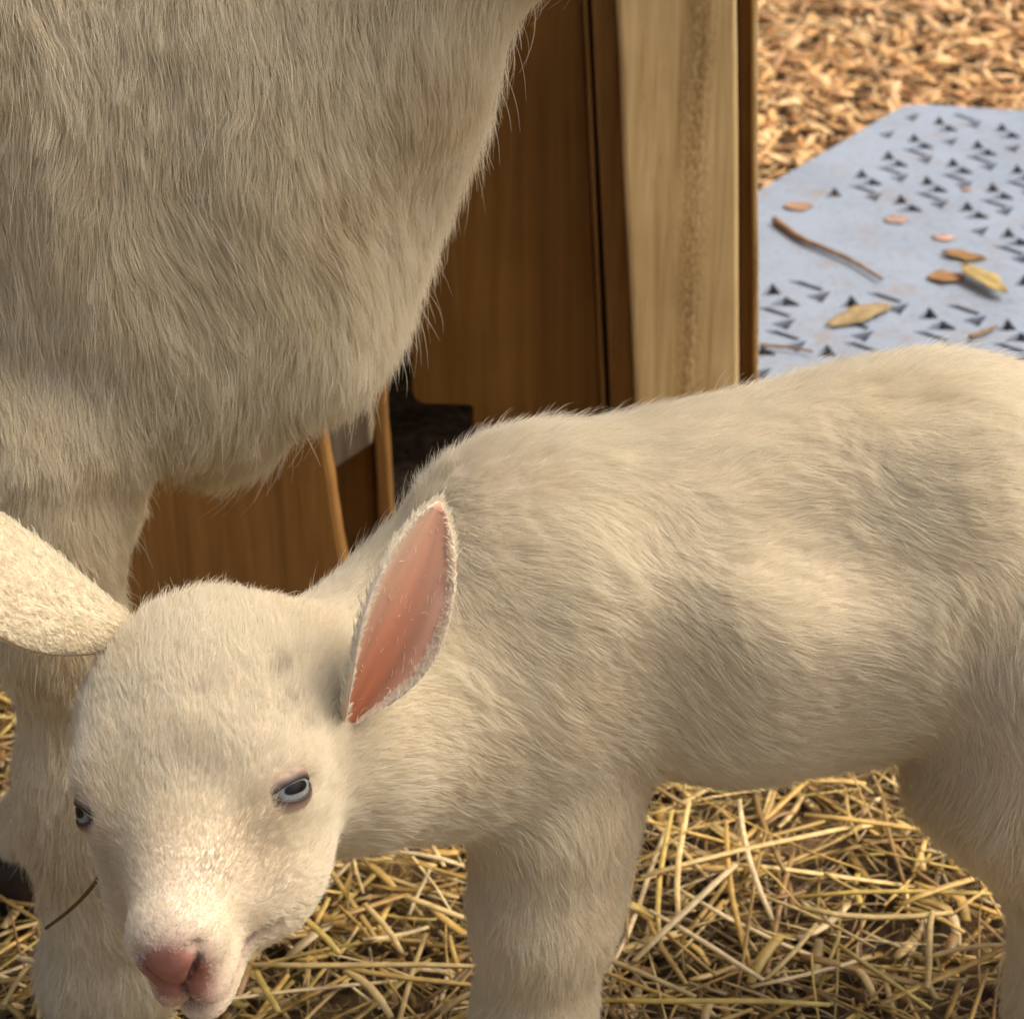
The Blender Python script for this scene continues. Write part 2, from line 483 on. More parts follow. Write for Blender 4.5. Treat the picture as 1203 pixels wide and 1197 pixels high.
m_plastic, nt, b = new_mat("pale_blue_plastic")
tc = nd(nt, "ShaderNodeTexCoord")
n1 = nd(nt, "ShaderNodeTexNoise"); n1.inputs["Scale"].default_value = 11; n1.inputs["Detail"].default_value = 8
n2 = nd(nt, "ShaderNodeTexNoise"); n2.inputs["Scale"].default_value = 160; n2.inputs["Detail"].default_value = 5
nt.links.new(tc.outputs["Object"], n1.inputs["Vector"]); nt.links.new(tc.outputs["Object"], n2.inputs["Vector"])
r1 = ramp(nt, [(0.3, (0.24, 0.295, 0.375)), (0.6, (0.29, 0.355, 0.45))]); nt.links.new(n1.outputs["Fac"], r1.inputs[0])
r2 = ramp(nt, [(0.30, (0.72, 0.66, 0.58)), (0.48, (1, 1, 1))]); nt.links.new(n2.outputs["Fac"], r2.inputs[0])
mx = nd(nt, "ShaderNodeMix", data_type='RGBA', blend_type='MULTIPLY'); mx.inputs["Factor"].default_value = 0.6
nt.links.new(r1.outputs[0], mx.inputs["A"]); nt.links.new(r2.outputs[0], mx.inputs["B"])
n3 = nd(nt, "ShaderNodeTexNoise"); n3.inputs["Scale"].default_value = 34; n3.inputs["Detail"].default_value = 9; n3.inputs["Roughness"].default_value = 0.7
nt.links.new(tc.outputs["Object"], n3.inputs["Vector"])
r3 = ramp(nt, [(0.54, (0, 0, 0)), (0.72, (0.75, 0.75, 0.75))]); nt.links.new(n3.outputs["Fac"], r3.inputs[0])
m3 = nd(nt, "ShaderNodeMix", data_type='RGBA'); m3.inputs["B"].default_value = (0.27, 0.21, 0.15, 1)      # dried mud
nt.links.new(r3.outputs[0], m3.inputs["Factor"]); nt.links.new(mx.outputs["Result"], m3.inputs["A"])
nt.links.new(m3.outputs["Result"], b.inputs["Base Color"])
b.inputs["Roughness"].default_value = 0.5
b.inputs["Specular IOR Level"].default_value = 0.35
panel = link("perforated_panel", plastic_panel(), m_plastic)
sm = panel.modifiers.new("thickness", 'SOLIDIFY'); sm.thickness = 0.006; sm.offset = -1
tag(panel, "pale blue plastic panel with triangular holes lying on wood chips", "plastic panel")

# debris on the panel
def leaf(name, px, py, lpx, wpx, ang, curl, colr, label, cat="leaf", z=MAT_Z + 0.0012, lift=0.006):
    c = gnd(px, py, z); s = mpp(c)
    L, W = lpx * s, wpx * s
    nu, nv = 9, 5
    v = []
    for i in range(nu):
        t = i / (nu - 1)
        w = W * 0.5 * (math.sin(math.pi * min(1, t * 0.96 + 0.03)) ** 0.7)
        for j in range(nv):
            q = (j / (nv - 1) - 0.5) * 2
            v.append(((t - 0.5) * L * (1 + .10 * math.sin(px + 3 * q)), q * w * (1 + .16 * math.sin(13 * t + 2 * q + px) + .06 * math.sin(29 * t + py)), curl * L * (q * q * 0.35 + 0.2 * math.sin(5 * t + px)) * 0.13))
    f = [(i * nv + j, (i + 1) * nv + j, (i + 1) * nv + j + 1, i * nv + j + 1) for i in range(nu - 1) for j in range(nv - 1)]
    v = np.array(v); v[:, 2] -= v[:, 2].min()
    me = mesh_np(name, v, f)
    o = link(name, me, plain_mat(name, colr, 0.7, 0.2, 0.45, 90, 0.4, 0.002))
    o.location = c; o.rotation_euler = (0, 0, R(ang))
    sm = o.modifiers.new("t", 'SOLIDIFY'); sm.thickness = 0.0008
    tag(o, label, cat)
    return o

leaf("dry_leaf", 1112, 327, 44, 34, 10, .9, (0.36, 0.20, 0.09), "curled orange brown leaf beside the straw husk on the blue panel")
leaf("dry_leaf", 1132, 302, 50, 26, -20, 1.0, (0.34, 0.20, 0.08), "crumpled dark brown leaf behind the straw husk on the panel")
leaf("dry_leaf", 938, 243, 34, 26, 5, .6, (0.44, 0.28, 0.17), "tan leaf flake at the thick end of the thin twig on the panel")
leaf("dry_leaf", 1053, 258, 28, 26, 20, .5, (0.46, 0.33, 0.28), "pinkish brown leaf scrap between the holes of the panel")
leaf("dry_leaf", 1108, 279, 22, 26, 80, .5, (0.55, 0.38, 0.32), "small pale pink bark flake lying flat on the panel", "bark flake")
leaf("straw_husk", 1155, 328, 90, 30, -68, .5, (0.46, 0.35, 0.14), "split yellow straw husk lying across brown leaves on panel", "straw", z=MAT_Z + 0.007)
leaf("straw_husk", 1010, 372, 95, 34, 38, .6, (0.38, 0.29, 0.15), "flattened pale straw piece over the holes near the kid's back", "straw")
leaf("bark_flake", 1136, 222, 12, 14, 0, .4, (0.44, 0.30, 0.25), "tiny brown bark flake among the panel's far holes", "bark flake")

def tube(name, pts, r0, r1, mat, label=None, cat=None, parent=None, ns=6, sub=5):
    pts = [np.asarray(p, float) for p in pts]
    P = []
    n = len(pts)
    for i in range(n - 1):
        p0, p1, p2, p3 = pts[max(i - 1, 0)], pts[i], pts[i + 1], pts[min(i + 2, n - 1)]
        for k in range(sub):
            t = k / sub
            P.append(0.5 * ((2 * p1) + (-p0 + p2) * t + (2 * p0 - 5 * p1 + 4 * p2 - p3) * t * t + (-p0 + 3 * p1 - 3 * p2 + p3) * t ** 3))
    P.append(pts[-1])
    P = np.array(P); m = len(P)
    org = P[0].copy(); P = P - org
    v = []
    for i in range(m):
        d = P[min(i + 1, m - 1)] - P[max(i - 1, 0)]; d = d / np.linalg.norm(d)
        a = np.cross(d, [0, 0.3, 1.0]); a /= np.linalg.norm(a); b_ = np.cross(d, a)
        r = r0 + (r1 - r0) * i / (m - 1)
        for k in range(ns):
            t = 2 * math.pi * k / ns
            v.append(P[i] + (a * math.cos(t) + b_ * math.sin(t)) * r)
    f = [(i * ns + k, i * ns + (k + 1) % ns, (i + 1) * ns + (k + 1) % ns, (i + 1) * ns + k) for i in range(m - 1) for k in range(ns)]
    o = link(name, mesh_np(name, v, f), mat, parent)
    o.location = org
    if label: tag(o, label, cat)
    return o

m_twig = plain_mat("twig", (0.33, 0.22, 0.13), 0.8, 0.2, 0.5, 150, 0.5, 0.001)
g = lambda x, y, z=MAT_Z + 0.004: gnd(x, y, z)
tube("twig", [g(910, 258), g(940, 280), g(968, 292), g(1000, 306), g(1036, 328)], .0034, .0014, m_twig, "thin bent brown twig lying across the plain band of the panel", "twig")
tube("twig", [g(893, 405), g(925, 408), g(955, 413)], .0016, .0010, m_twig, "short dark twig on the panel beside the wooden post", "twig")
tube("twig", [g(1140, 396), g(1168, 385), g(1172, 384)], .0020, .0012, m_twig, "small pinkish twig by the panel's near holes", "twig")

# ================================================================== WOODEN SHELTER
m_post = wood_mat("post_wood", (0.50, 0.345, 0.15), (0.68, 0.49, 0.23), (0.78, 0.59, 0.30), 110, vein=0.012)
m_panel = wood_mat("panel_wood", (0.15, 0.068, 0.012), (0.20, 0.093, 0.018), (0.25, 0.125, 0.028), 45)
m_board = wood_mat("board_wood", (0.20, 0.098, 0.026), (0.26, 0.133, 0.038), (0.32, 0.17, 0.053), 70)
m_grey = wood_mat("grey_wood", (0.20, 0.16, 0.11), (0.31, 0.255, 0.18), (0.40, 0.33, 0.24), 60)
shelter = empty("goat_shelter", (-0.25, 1.40, 0))
tag(shelter, "brown wooden plank shelter with pale upright corner post behind the goats", "shelter")

def plank(name, quad_px, Y, thick, mat, bev=0.002, rough=0.0002, top=None):
    """upright board: four measured corners of its front face on the vertical plane at Y (bl, br, tr, tl)"""
    P = [at(x, y, Y) for x, y in quad_px]
    c = sum(P) / 4
    bm = bmesh.new()
    n = 14
    rows = []
    for i in range(n + 1):
        t = i / n
        l = P[0] * (1 - t) + P[3] * t; r = P[1] * (1 - t) + P[2] * t
        l = l + np.array([random.gauss(0, rough), 0, 0]); r = r + np.array([random.gauss(0, rough), 0, 0])
        row = []
        for p in (l, r, r + np.array([0, thick, 0]), l + np.array([0, thick, 0])):
            row.append(bm.verts.new(p - c))
        rows.append(row)
    for i in range(n):
        for k in range(4):
            bm.faces.new((rows[i][k], rows[i][(k + 1) % 4], rows[i + 1][(k + 1) % 4], rows[i + 1][k]))
    bm.faces.new(rows[0][::-1]); bm.faces.new(rows[n])
    bmesh.ops.recalc_face_normals(bm, faces=bm.faces)
    me = bpy.data.meshes.new(name); bm.to_mesh(me); bm.free()
    o = link(name, me, mat, shelter)
    o.location = c - np.array(shelter.location)
    if bev:
        bv = o.modifiers.new("b", 'BEVEL'); bv.width = bev; bv.segments = 2; bv.limit_method = 'ANGLE'
    return o

def down(xa, ya, xb, yb, y):       # x along the line a->b at height y
    return xa + (xb - xa) * (y - ya) / (yb - ya)

YT, YB = -900, 800
def edge(l, r, yt=YT, yb=YB):
    return [(down(*l, yb), yb), (down(*r, yb), yb), (down(*r, yt), yt), (down(*l, yt), yt)]
plank("corner_post", edge((725, 0, 746, 465), (866, 0, 868, 440)), 1.36, 0.09, m_post, 0.003, 0.0003)
plank("trim_strip", edge((867.5, 0, 869.5, 440), (884, 0, 886, 440)), 1.385, 0.03, m_board, 0.001)
plank("edge_batten", edge((884.5, 0, 886.5, 440), (891, 0, 891.5, 440)), 1.37, 0.05, m_post, 0.0015)
plank("side_strip", edge((695, 0, 717, 470), (724, 0, 745, 465)), 1.385, 0.025, m_board, 0.002)
def notched_panel(pts_px, Y, thick, mat):
    P = [at(x, y, Y) for x, y in pts_px]; c = sum(P) / len(P)
    bm = bmesh.new()
    f = bm.faces.new([bm.verts.new(p - c) for p in P])
    ex = bmesh.ops.extrude_face_region(bm, geom=[f])
    for v in ex["geom"]:
        if isinstance(v, bmesh.types.BMVert): v.co.y += thick
    bmesh.ops.recalc_face_normals(bm, faces=bm.faces)
    me = bpy.data.meshes.new("wide_panel"); bm.to_mesh(me); bm.free()
    o = link("wide_panel", me, mat, shelter); o.location = c - np.array(shelter.location)
    bv = o.modifiers.new("b", 'BEVEL'); bv.width = 0.0015; bv.limit_method = 'ANGLE'
    return o
notched_panel([(478, -900), (483, 455), (486, 468), (494, 475), (553, 477), (555, 480), (555, 800), (down(684, 0, 706, 470, 800), 800), (down(684, 0, 706, 470, -900), -900)], 1.40, 0.02, m_panel)
plank("gap_filler", edge((676, 0, 696, 470), (716, 0, 738, 470), YT, 800), 1.425, 0.02, m_panel, 0.0015)  # added behind the gap so the seam stays dark
plank("panel_edging", edge((684.5, 0, 706.5, 470), (690.5, 0, 712, 470), YT, 800), 1.392, 0.026, m_board, 0.0015)
plank("leaning_board", [(128, 830), (428, 800), (376, 470), (128, 470)], 1.20, 0.022, m_board, 0.004, 0.0003)
plank("back_board", [(382, 780), (452, 780), (432, 395), (372, 395)], 1.30, 0.02, m_panel, 0.002)
plank("back_board", [(452.6, 780), (472, 780), (447, 395), (432.6, 395)], 1.29, 0.03, m_board, 0.002)
gq = plank("grey_block", [(386, 556), (438, 522), (428, 440), (376, 440)], 1.262, 0.03, m_grey, 0.002)
gq["label"] = "greyer weathered block behind the leaning board"

def box(name, x0, x1, y0, y1, z0, z1, mat, parent=None, rot=None):
    bm = bmesh.new()
    bmesh.ops.create_cube(bm, size=1)
    for v in bm.verts: v.co = Vector((v.co.x * (x1 - x0), v.co.y * (y1 - y0), v.co.z * (z1 - z0)))
    me = bpy.data.meshes.new(name); bm.to_mesh(me); bm.free()
    o = link(name, me, mat, parent)
    o.location = Vector(((x0 + x1) / 2, (y0 + y1) / 2, (z0 + z1) / 2)) - (parent.location if parent else Vector())
    bv = o.modifiers.new("b", 'BEVEL'); bv.width = 0.002
    return o

# out of frame: left front boards; sides, back and roof added to darken the inside
for k in range(5):
    box("front_board", -1.05 + k * 0.152, -0.90 + k * 0.152, 1.412, 1.434, 0.0, 1.02, m_board, shelter)
for k in range(6):
    box("added_side_board", 0.135, 0.155, 1.46 + k * 0.142, 1.60 + k * 0.142, 0, 1.06, m_board, shelter)
    box("added_side_board", -1.05, -1.03, 1.46 + k * 0.142, 1.60 + k * 0.142, 0, 1.06, m_board, shelter)
for k in range(8):
    box("added_rear_board", -1.02 + k * 0.144, -0.88 + k * 0.144, 2.32, 2.34, 0, 1.10, m_panel, shelter)
for k in range(8):
    rb = box("added_roof_board", -1.12, 0.20, 1.36 + k * 0.135, 1.493 + k * 0.135, 1.075, 1.097, m_board, shelter)

# ================================================================== IMPLICIT BODIES
class Body:
    def __init__(self): self.pr = []
    def add(self, kind, k=0.02, flow=(0, 0, -1), flen=0.012, **kw):
        self.pr.append(dict(kind=kind, k=k, flow=np.array(flow, float), flen=flen, **kw))
    def cone(self, a, b, ra, rb, k=0.02, ys=1.0, flow=None, flen=0.012, lift=None):
        a = np.asarray(a, float); b = np.asarray(b, float)
        if flow is None: flow = b - a
        self.add('cone', k, flow, flen, a=a, b=b, ra=ra, rb=rb, ys=ys)
    def ell(self, c, axes, rad, k=0.01, flow=(0, 0, -1), flen=0.006, op='add'):
        self.add('ell', k, flow, flen, c=np.asarray(c, float), M=np.asarray(axes, float), rad=np.asarray(rad, float), op=op)
    def dist1(self, p, P):
        if p['kind'] == 'cone':
            s = np.array([1, 1 / p['ys'], 1])
            a = p['a'] * s; b = p['b'] * s; Q = P * s.astype(np.float32)
            ba = b - a; L2 = float(ba @ ba) + 1e-12
            d = Q - a.astype(np.float32)
            t = np.clip((d @ ba.astype(np.float32)) / L2, 0, 1)
            d = d - t[:, None] * ba.astype(np.float32)
            return (np.sqrt((d * d).sum(1)) - (p['ra'] + (p['rb'] - p['ra']) * t)) * (1.0 if p['ys'] == 1 else 0.5 * (1 + p['ys']))
        q = (P - p['c'].astype(np.float32)) @ p['M'].T.astype(np.float32)
        r = p['rad'].astype(np.float32)
        k0 = np.sqrt(((q / r) ** 2).sum(1)) + 1e-9
        k1 = np.sqrt(((q / (r * r)) ** 2).sum(1)) + 1e-9
        return k0 * (k0 - 1) / k1
    def sdf(self, P):
        P = np.asarray(P, np.float32)
        wob = 0.0
        if getattr(self, 'wob', 0):
            w_ = self.wsc
            wob = self.wob * (np.sin(P[:, 0] * w_ + 1.3 * np.sin(P[:, 2] * w_ * .45) + 2) * np.sin(P[:, 2] * w_ * .40 + P[:, 1] * w_ * .6 + .7 * np.sin(P[:, 0] * w_ * .7)) + .5 * np.sin(P[:, 0] * w_ * 1.9 + P[:, 2] * w_ * .6 + 1))
        d = np.full(len(P), 9.0, np.float32)
        for p in self.pr:
            e = self.dist1(p, P); k = p['k']
            if p.get('op') == 'sub':
                h = np.maximum(k - np.abs(-d - e), 0) / k
                # max(d,-e)
                m = np.maximum(d, -e) + h * h * k * 0.25 if False else np.maximum(d, -e)
                h = np.maximum(k - np.abs(d + e), 0) / k
                d = m + h * h * k * 0.25
            else:
                h = np.maximum(k - np.abs(d - e), 0) / k
                d = np.minimum(d, e) - h * h * k * 0.25
        return d + wob
    def grad(self, P, e=5e-4):
        g = np.zeros((len(P), 3), np.float32)
        for i in range(3):
            o = np.zeros(3, np.float32); o[i] = e
            g[:, i] = self.sdf(P + o) - self.sdf(P - o)
        return g / (np.linalg.norm(g, axis=1, keepdims=True) + 1e-9)
    def flow(self, P, tau=0.012):
        W = np.zeros(len(P)); Fv = np.zeros((len(P), 3)); L = np.zeros(len(P))
        for p in self.pr:
            if p.get('op') == 'sub': continue
            e = self.dist1(p, np.asarray(P, np.float32))
            w = np.exp(-np.maximum(e + 0.03, 0) / tau) + 1e-12
            f = p['flow'] / (np.linalg.norm(p['flow']) + 1e-9)
            W += w; Fv += w[:, None] * f; L += w * p['flen']
        return Fv / W[:, None], L / W

def polygonise(body, lo, hi, h, B=12):
    lo = np.asarray(lo, float); hi = np.asarray(hi, float)
    n = (np.ceil((hi - lo) / h / B).astype(int)) * B
    D = np.empty(n, np.float32)
    nb = n // B
    bi = np.stack(np.meshgrid(*[np.arange(k) for k in nb], indexing='ij'), -1).reshape(-1, 3)
    cen = lo + (bi * B + B / 2 - 0.5) * h
    dc = body.sdf(cen)
    Db = D.reshape(nb[0], B, nb[1], B, nb[2], B)
    Db[:] = dc.reshape(nb)[:, None, :, None, :, None]
    near = np.abs(dc) < B * h * 1.25
    loc = np.stack(np.meshgrid(*[np.arange(B)] * 3, indexing='ij'), -1).reshape(-1, 3)
    nbi = bi[near]
    for s in range(0, len(nbi), 256):
        blk = nbi[s:s + 256]
        P = lo + (blk[:, None] * B + loc[None]).reshape(-1, 3) * h
        d = body.sdf(P).reshape(len(blk), B, B, B)
        for q, bb in enumerate(blk):
            Db[bb[0], :, bb[1], :, bb[2], :] = d[q]
    S = D < 0
    a = S[:-1, :-1, :-1]
    cnt = a.astype(np.int8)
    for dx in (0, 1):
        for dy in (0, 1):
            for dz in (0, 1):
                if dx + dy + dz:
                    cnt = cnt + S[dx:n[0] - 1 + dx, dy:n[1] - 1 + dy, dz:n[2] - 1 + dz]
    cell = (cnt > 0) & (cnt < 8)
    idx = np.full(cell.shape, -1, np.int32)
    ci = np.argwhere(cell)
    idx[cell] = np.arange(len(ci))
    P = lo + (ci + 0.5) * h
    faces = []
    for ax in range(3):
        sl0 = [slice(None)] * 3; sl1 = [slice(None)] * 3
        sl0[ax] = slice(0, -1); sl1[ax] = slice(1, None)
        A, Bs = S[tuple(sl0)], S[tuple(sl1)]
        e = np.argwhere(A != Bs)
        o1, o2 = (ax + 1) % 3, (ax + 2) % 3
        ok = (e[:, o1] > 0) & (e[:, o2] > 0) & (e[:, o1] < n[o1] - 1) & (e[:, o2] < n[o2] - 1)
        e = e[ok]
        flip = ~A[e[:, 0], e[:, 1], e[:, 2]]
        q = []
        for (u, w) in ((0, 0), (-1, 0), (-1, -1), (0, -1)):
            c = e.copy(); c[:, o1] += u; c[:, o2] += w
            q.append(idx[c[:, 0], c[:, 1], c[:, 2]])
        q = np.stack(q, -1)
        q[flip] = q[flip][:, ::-1]
        faces.append(q)
    Fc = np.concatenate(faces)
    Fc = Fc[(Fc >= 0).all(1)]
    for it in range(3):
        g = body.grad(P)
        d = np.clip(body.sdf(P), -h, h)
        P = P - g * d[:, None]
        if it < 2:                      # relax along the surface, then project again
            acc = np.zeros_like(P); w = np.zeros(len(P))
            for i in range(4):
                j = (i + 1) % 4
                np.add.at(acc, Fc[:, i], P[Fc[:, j]]); np.add.at(w, Fc[:, i], 1)
            P = 0.5 * P + 0.5 * acc / np.maximum(w, 1)[:, None]
    return P, Fc

def vnoise(P, scale, seed):
    r = np.random.default_rng(seed)
    out = np.zeros((len(P), 3))
    for o in range(5):
        for c in range(3):
            kx = r.normal(0, 1, 3); kx = kx / np.linalg.norm(kx) * r.uniform(0.6, 1.7) * scale
            out[:, c] += np.sin(P @ kx * 2 * np.pi + r.uniform(0, 6.28))
    return out / 2.2

def grow_fur(name, body, P, Fc, n, mat, parent, radius, lift=0.45, clump=0.5, clump_size=0.005, wander=0.25, wscale=12,
             bald=None, density=None, K=5, seed=1, lenmul=None, stray=0.03, smudge=None):
    r = np.random.default_rng(seed)
    tri = np.concatenate([Fc[:, [0, 1, 2]], Fc[:, [0, 2, 3]]])
    a, b_, c = P[tri[:, 0]], P[tri[:, 1]], P[tri[:, 2]]
    cr = np.cross(b_ - a, c - a); ar = np.linalg.norm(cr, axis=1) * 0.5
    nrm = cr / (2 * ar[:, None] + 1e-12)
    cen = (a + b_ + c) / 3
    view = CAMP - cen; dist = np.linalg.norm(view, axis=1); view /= dist[:, None]
    facing = (nrm * view).sum(1)
    rel = cen - CAMP; z = rel @ FWD
    sx = rel @ RGT / z * FPX + CX; sy = CY - rel @ UPV / z * FPX
    vis = np.clip((facing + 0.45) / 0.35, 0.12, 1)
    outx = np.maximum(np.maximum(-60 - sx, sx - 1263), np.maximum(-60 - sy, sy - 1257))
    vis = vis * np.clip(1 - outx / 260, 0.07, 1)
    w = ar * vis
    if density is not None: w = w * density(cen)
    if bald is not None: w = w * (1 - bald(cen))
    w = w / w.sum()
    t = r.choice(len(tri), n, p=w)
    u = r.random(n); v = r.random(n); m = u + v > 1; u[m] = 1 - u[m]; v[m] = 1 - v[m]
    root = a[t] * (1 - u - v)[:, None] + b_[t] * u[:, None] + c[t] * v[:, None]
    N = nrm[t]
    F0, L = body.flow(root)
    F0 = F0 / (np.linalg.norm(F0, axis=1, keepdims=True) + 1e-9) + vnoise(root, wscale, seed + 5) * wander + vnoise(root, wscale * 5, seed + 6) * wander * 0.6
    T = F0 - (F0 * N).sum(1)[:, None] * N
    tn = np.linalg.norm(T, axis=1, keepdims=True)
    T = T / (tn + 0.08)
    if lenmul is not None: L = L * lenmul(root)
    L = L * r.uniform(0.65, 1.2, n)
    st = r.random(n) < stray
    L[st] *= 1.5
    jit = r.normal(0, 0.16, (n, 3))
    D0 = T + N * (lift * r.uniform(0.6, 1.4, n))[:, None] + jit
    D0[st] += r.normal(0, 0.25, (st.sum(), 3)) + N[st] * 0.35
    D0 /= np.linalg.norm(D0, axis=1, keepdims=True)
    D1 = T + N * (lift * 0.25 * r.uniform(-0.3, 1.6, n))[:, None] + jit * 1.1
    D1 = D1 / (np.linalg.norm(D1, axis=1, keepdims=True))
    s = np.linspace(0, 1, K)
    pts = root[:, None] + L[:, None, None] * (D0[:, None] * (s - 0.5 * s * s)[None, :, None] + D1[:, None] * (0.5 * s * s)[None, :, None])
    # clumping: strands lean to the tip of their nearest guide
    if clump > 0:
        ng = max(8, int(w.size and (ar * vis).sum() / (clump_size ** 2)))
        gi = r.choice(n, min(ng, n // 4), replace=False)
        kd = kdtree.KDTree(len(gi))
        for q, i in enumerate(gi): kd.insert(root[i] + T[i] * L[i] * 0.3, q)
        kd.balance()
        key = root + T * (L * 0.3)[:, None]
        own = np.array([kd.find(k)[1] for k in key])
        G = pts[gi][own]
        cs = clump * r.uniform(0.3, 1.0, n)
        pts += (G - pts) * (cs[:, None] * (s ** 1.6)[None])[..., None] * (~st)[:, None, None]
    hc = bpy.data.hair_curves.new(name)
    hc.add_curves([K] * n)
    hc.position_data.foreach_set("vector", np.ascontiguousarray(pts, np.float32).ravel())
    rad = np.tile((radius * np.array([1.0, 1.0, 0.85, 0.6, 0.2]))[None, :K], (n, 1)) * r.uniform(0.7, 1.25, n)[:, None]
    # sparser places (turned away or out of frame) get thicker strands
    rad = rad * (1 / np.sqrt(vis[t]))[:, None]
    at_ = hc.attributes.get("radius") or hc.attributes.new("radius", 'FLOAT', 'POINT')
    at_.data.foreach_set("value", rad.astype(np.float32).ravel())
    sm_ = np.zeros(n, np.float32) if smudge is None else smudge(root, N).astype(np.float32)
    hc.attributes.new('smudge', 'FLOAT', 'CURVE').data.foreach_set('value', sm_)
    hc.materials.append(mat)
    o = bpy.data.objects.new(name, hc)
    col.objects.link(o)
    o.parent = parent
    return o

def fur_mat(name, c, c2):
    m, nt, b = new_mat(name)
    nt.nodes.remove(b)
    hi = nd(nt, "ShaderNodeHairInfo")
    r = ramp(nt, [(0.0, c2), (0.45, c), (1.0, tuple(min(1, x * 1.06) for x in c))])
    nt.links.new(hi.outputs["Random"], r.inputs[0])
    tc = nd(nt, "ShaderNodeTexCoord")
    ns = nd(nt, "ShaderNodeTexNoise"); ns.inputs["Scale"].default_value = 13; ns.inputs["Detail"].default_value = 5
    nt.links.new(tc.outputs["Object"], ns.inputs["Vector"])
    rs = ramp(nt, [(0.50, (0, 0, 0)), (0.72, (0.45, 0.45, 0.45))]); nt.links.new(ns.outputs["Fac"], rs.inputs[0])
    ms = nd(nt, "ShaderNodeMix", data_type='RGBA'); ms.inputs["B"].default_value = (0.66, 0.53, 0.30, 1)
    nt.links.new(rs.outputs[0], ms.inputs["Factor"]); nt.links.new(r.outputs[0], ms.inputs["A"])
    sa_ = nd(nt, "ShaderNodeAttribute", attribute_name="smudge")
    m9 = nd(nt, "ShaderNodeMix", data_type='RGBA'); m9.inputs["B"].default_value = (0.30, 0.23, 0.15, 1)
    nt.links.new(sa_.outputs["Fac"], m9.inputs["Factor"]); nt.links.new(ms.outputs["Result"], m9.inputs["A"])
    class _o: outputs = [m9.outputs["Result"]]
    r = _o
    df = nd(nt, "ShaderNodeBsdfDiffuse"); tr = nd(nt, "ShaderNodeBsdfTranslucent"); gl = nd(nt, "ShaderNodeBsdfGlossy")
    gl.inputs["Roughness"].default_value = 0.45
    gl.inputs["Color"].default_value = (0.9, 0.88, 0.84, 1)
    nt.links.new(r.outputs[0], df.inputs[0]); nt.links.new(r.outputs[0], tr.inputs[0])
    m1 = nd(nt, "ShaderNodeMixShader"); m1.inputs[0].default_value = 0.48
    nt.links.new(df.outputs[0], m1.inputs[1]); nt.links.new(tr.outputs[0], m1.inputs[2])
    m2 = nd(nt, "ShaderNodeMixShader"); m2.inputs[0].default_value = 0.05
    nt.links.new(m1.outputs[0], m2.inputs[1]); nt.links.new(gl.outputs[0], m2.inputs[2])
    nt.links.new(m2.outputs[0], nt.nodes["Material Output"].inputs[0])
    return m

m_fur_kid = fur_mat("kid_fur", (0.88, 0.835, 0.70), (0.80, 0.725, 0.56))
m_fur_doe = fur_mat("doe_fur", (0.90, 0.845, 0.69), (0.80, 0.715, 0.53))
m_skin = attr_mat("skin", rough=0.5, spec=0.35, noise=0.25, nscale=260)
m_hoof = plain_mat("hoof", (0.055, 0.038, 0.026), 0.6, 0.3, 0.5, 90, 0.4, 0.001)
SKIN = np.array([0.78, 0.66, 0.52]); PINK = np.array([0.33, 0.145, 0.115])

def nz(v):
    v = np.asarray(v, float); return v / np.linalg.norm(v)

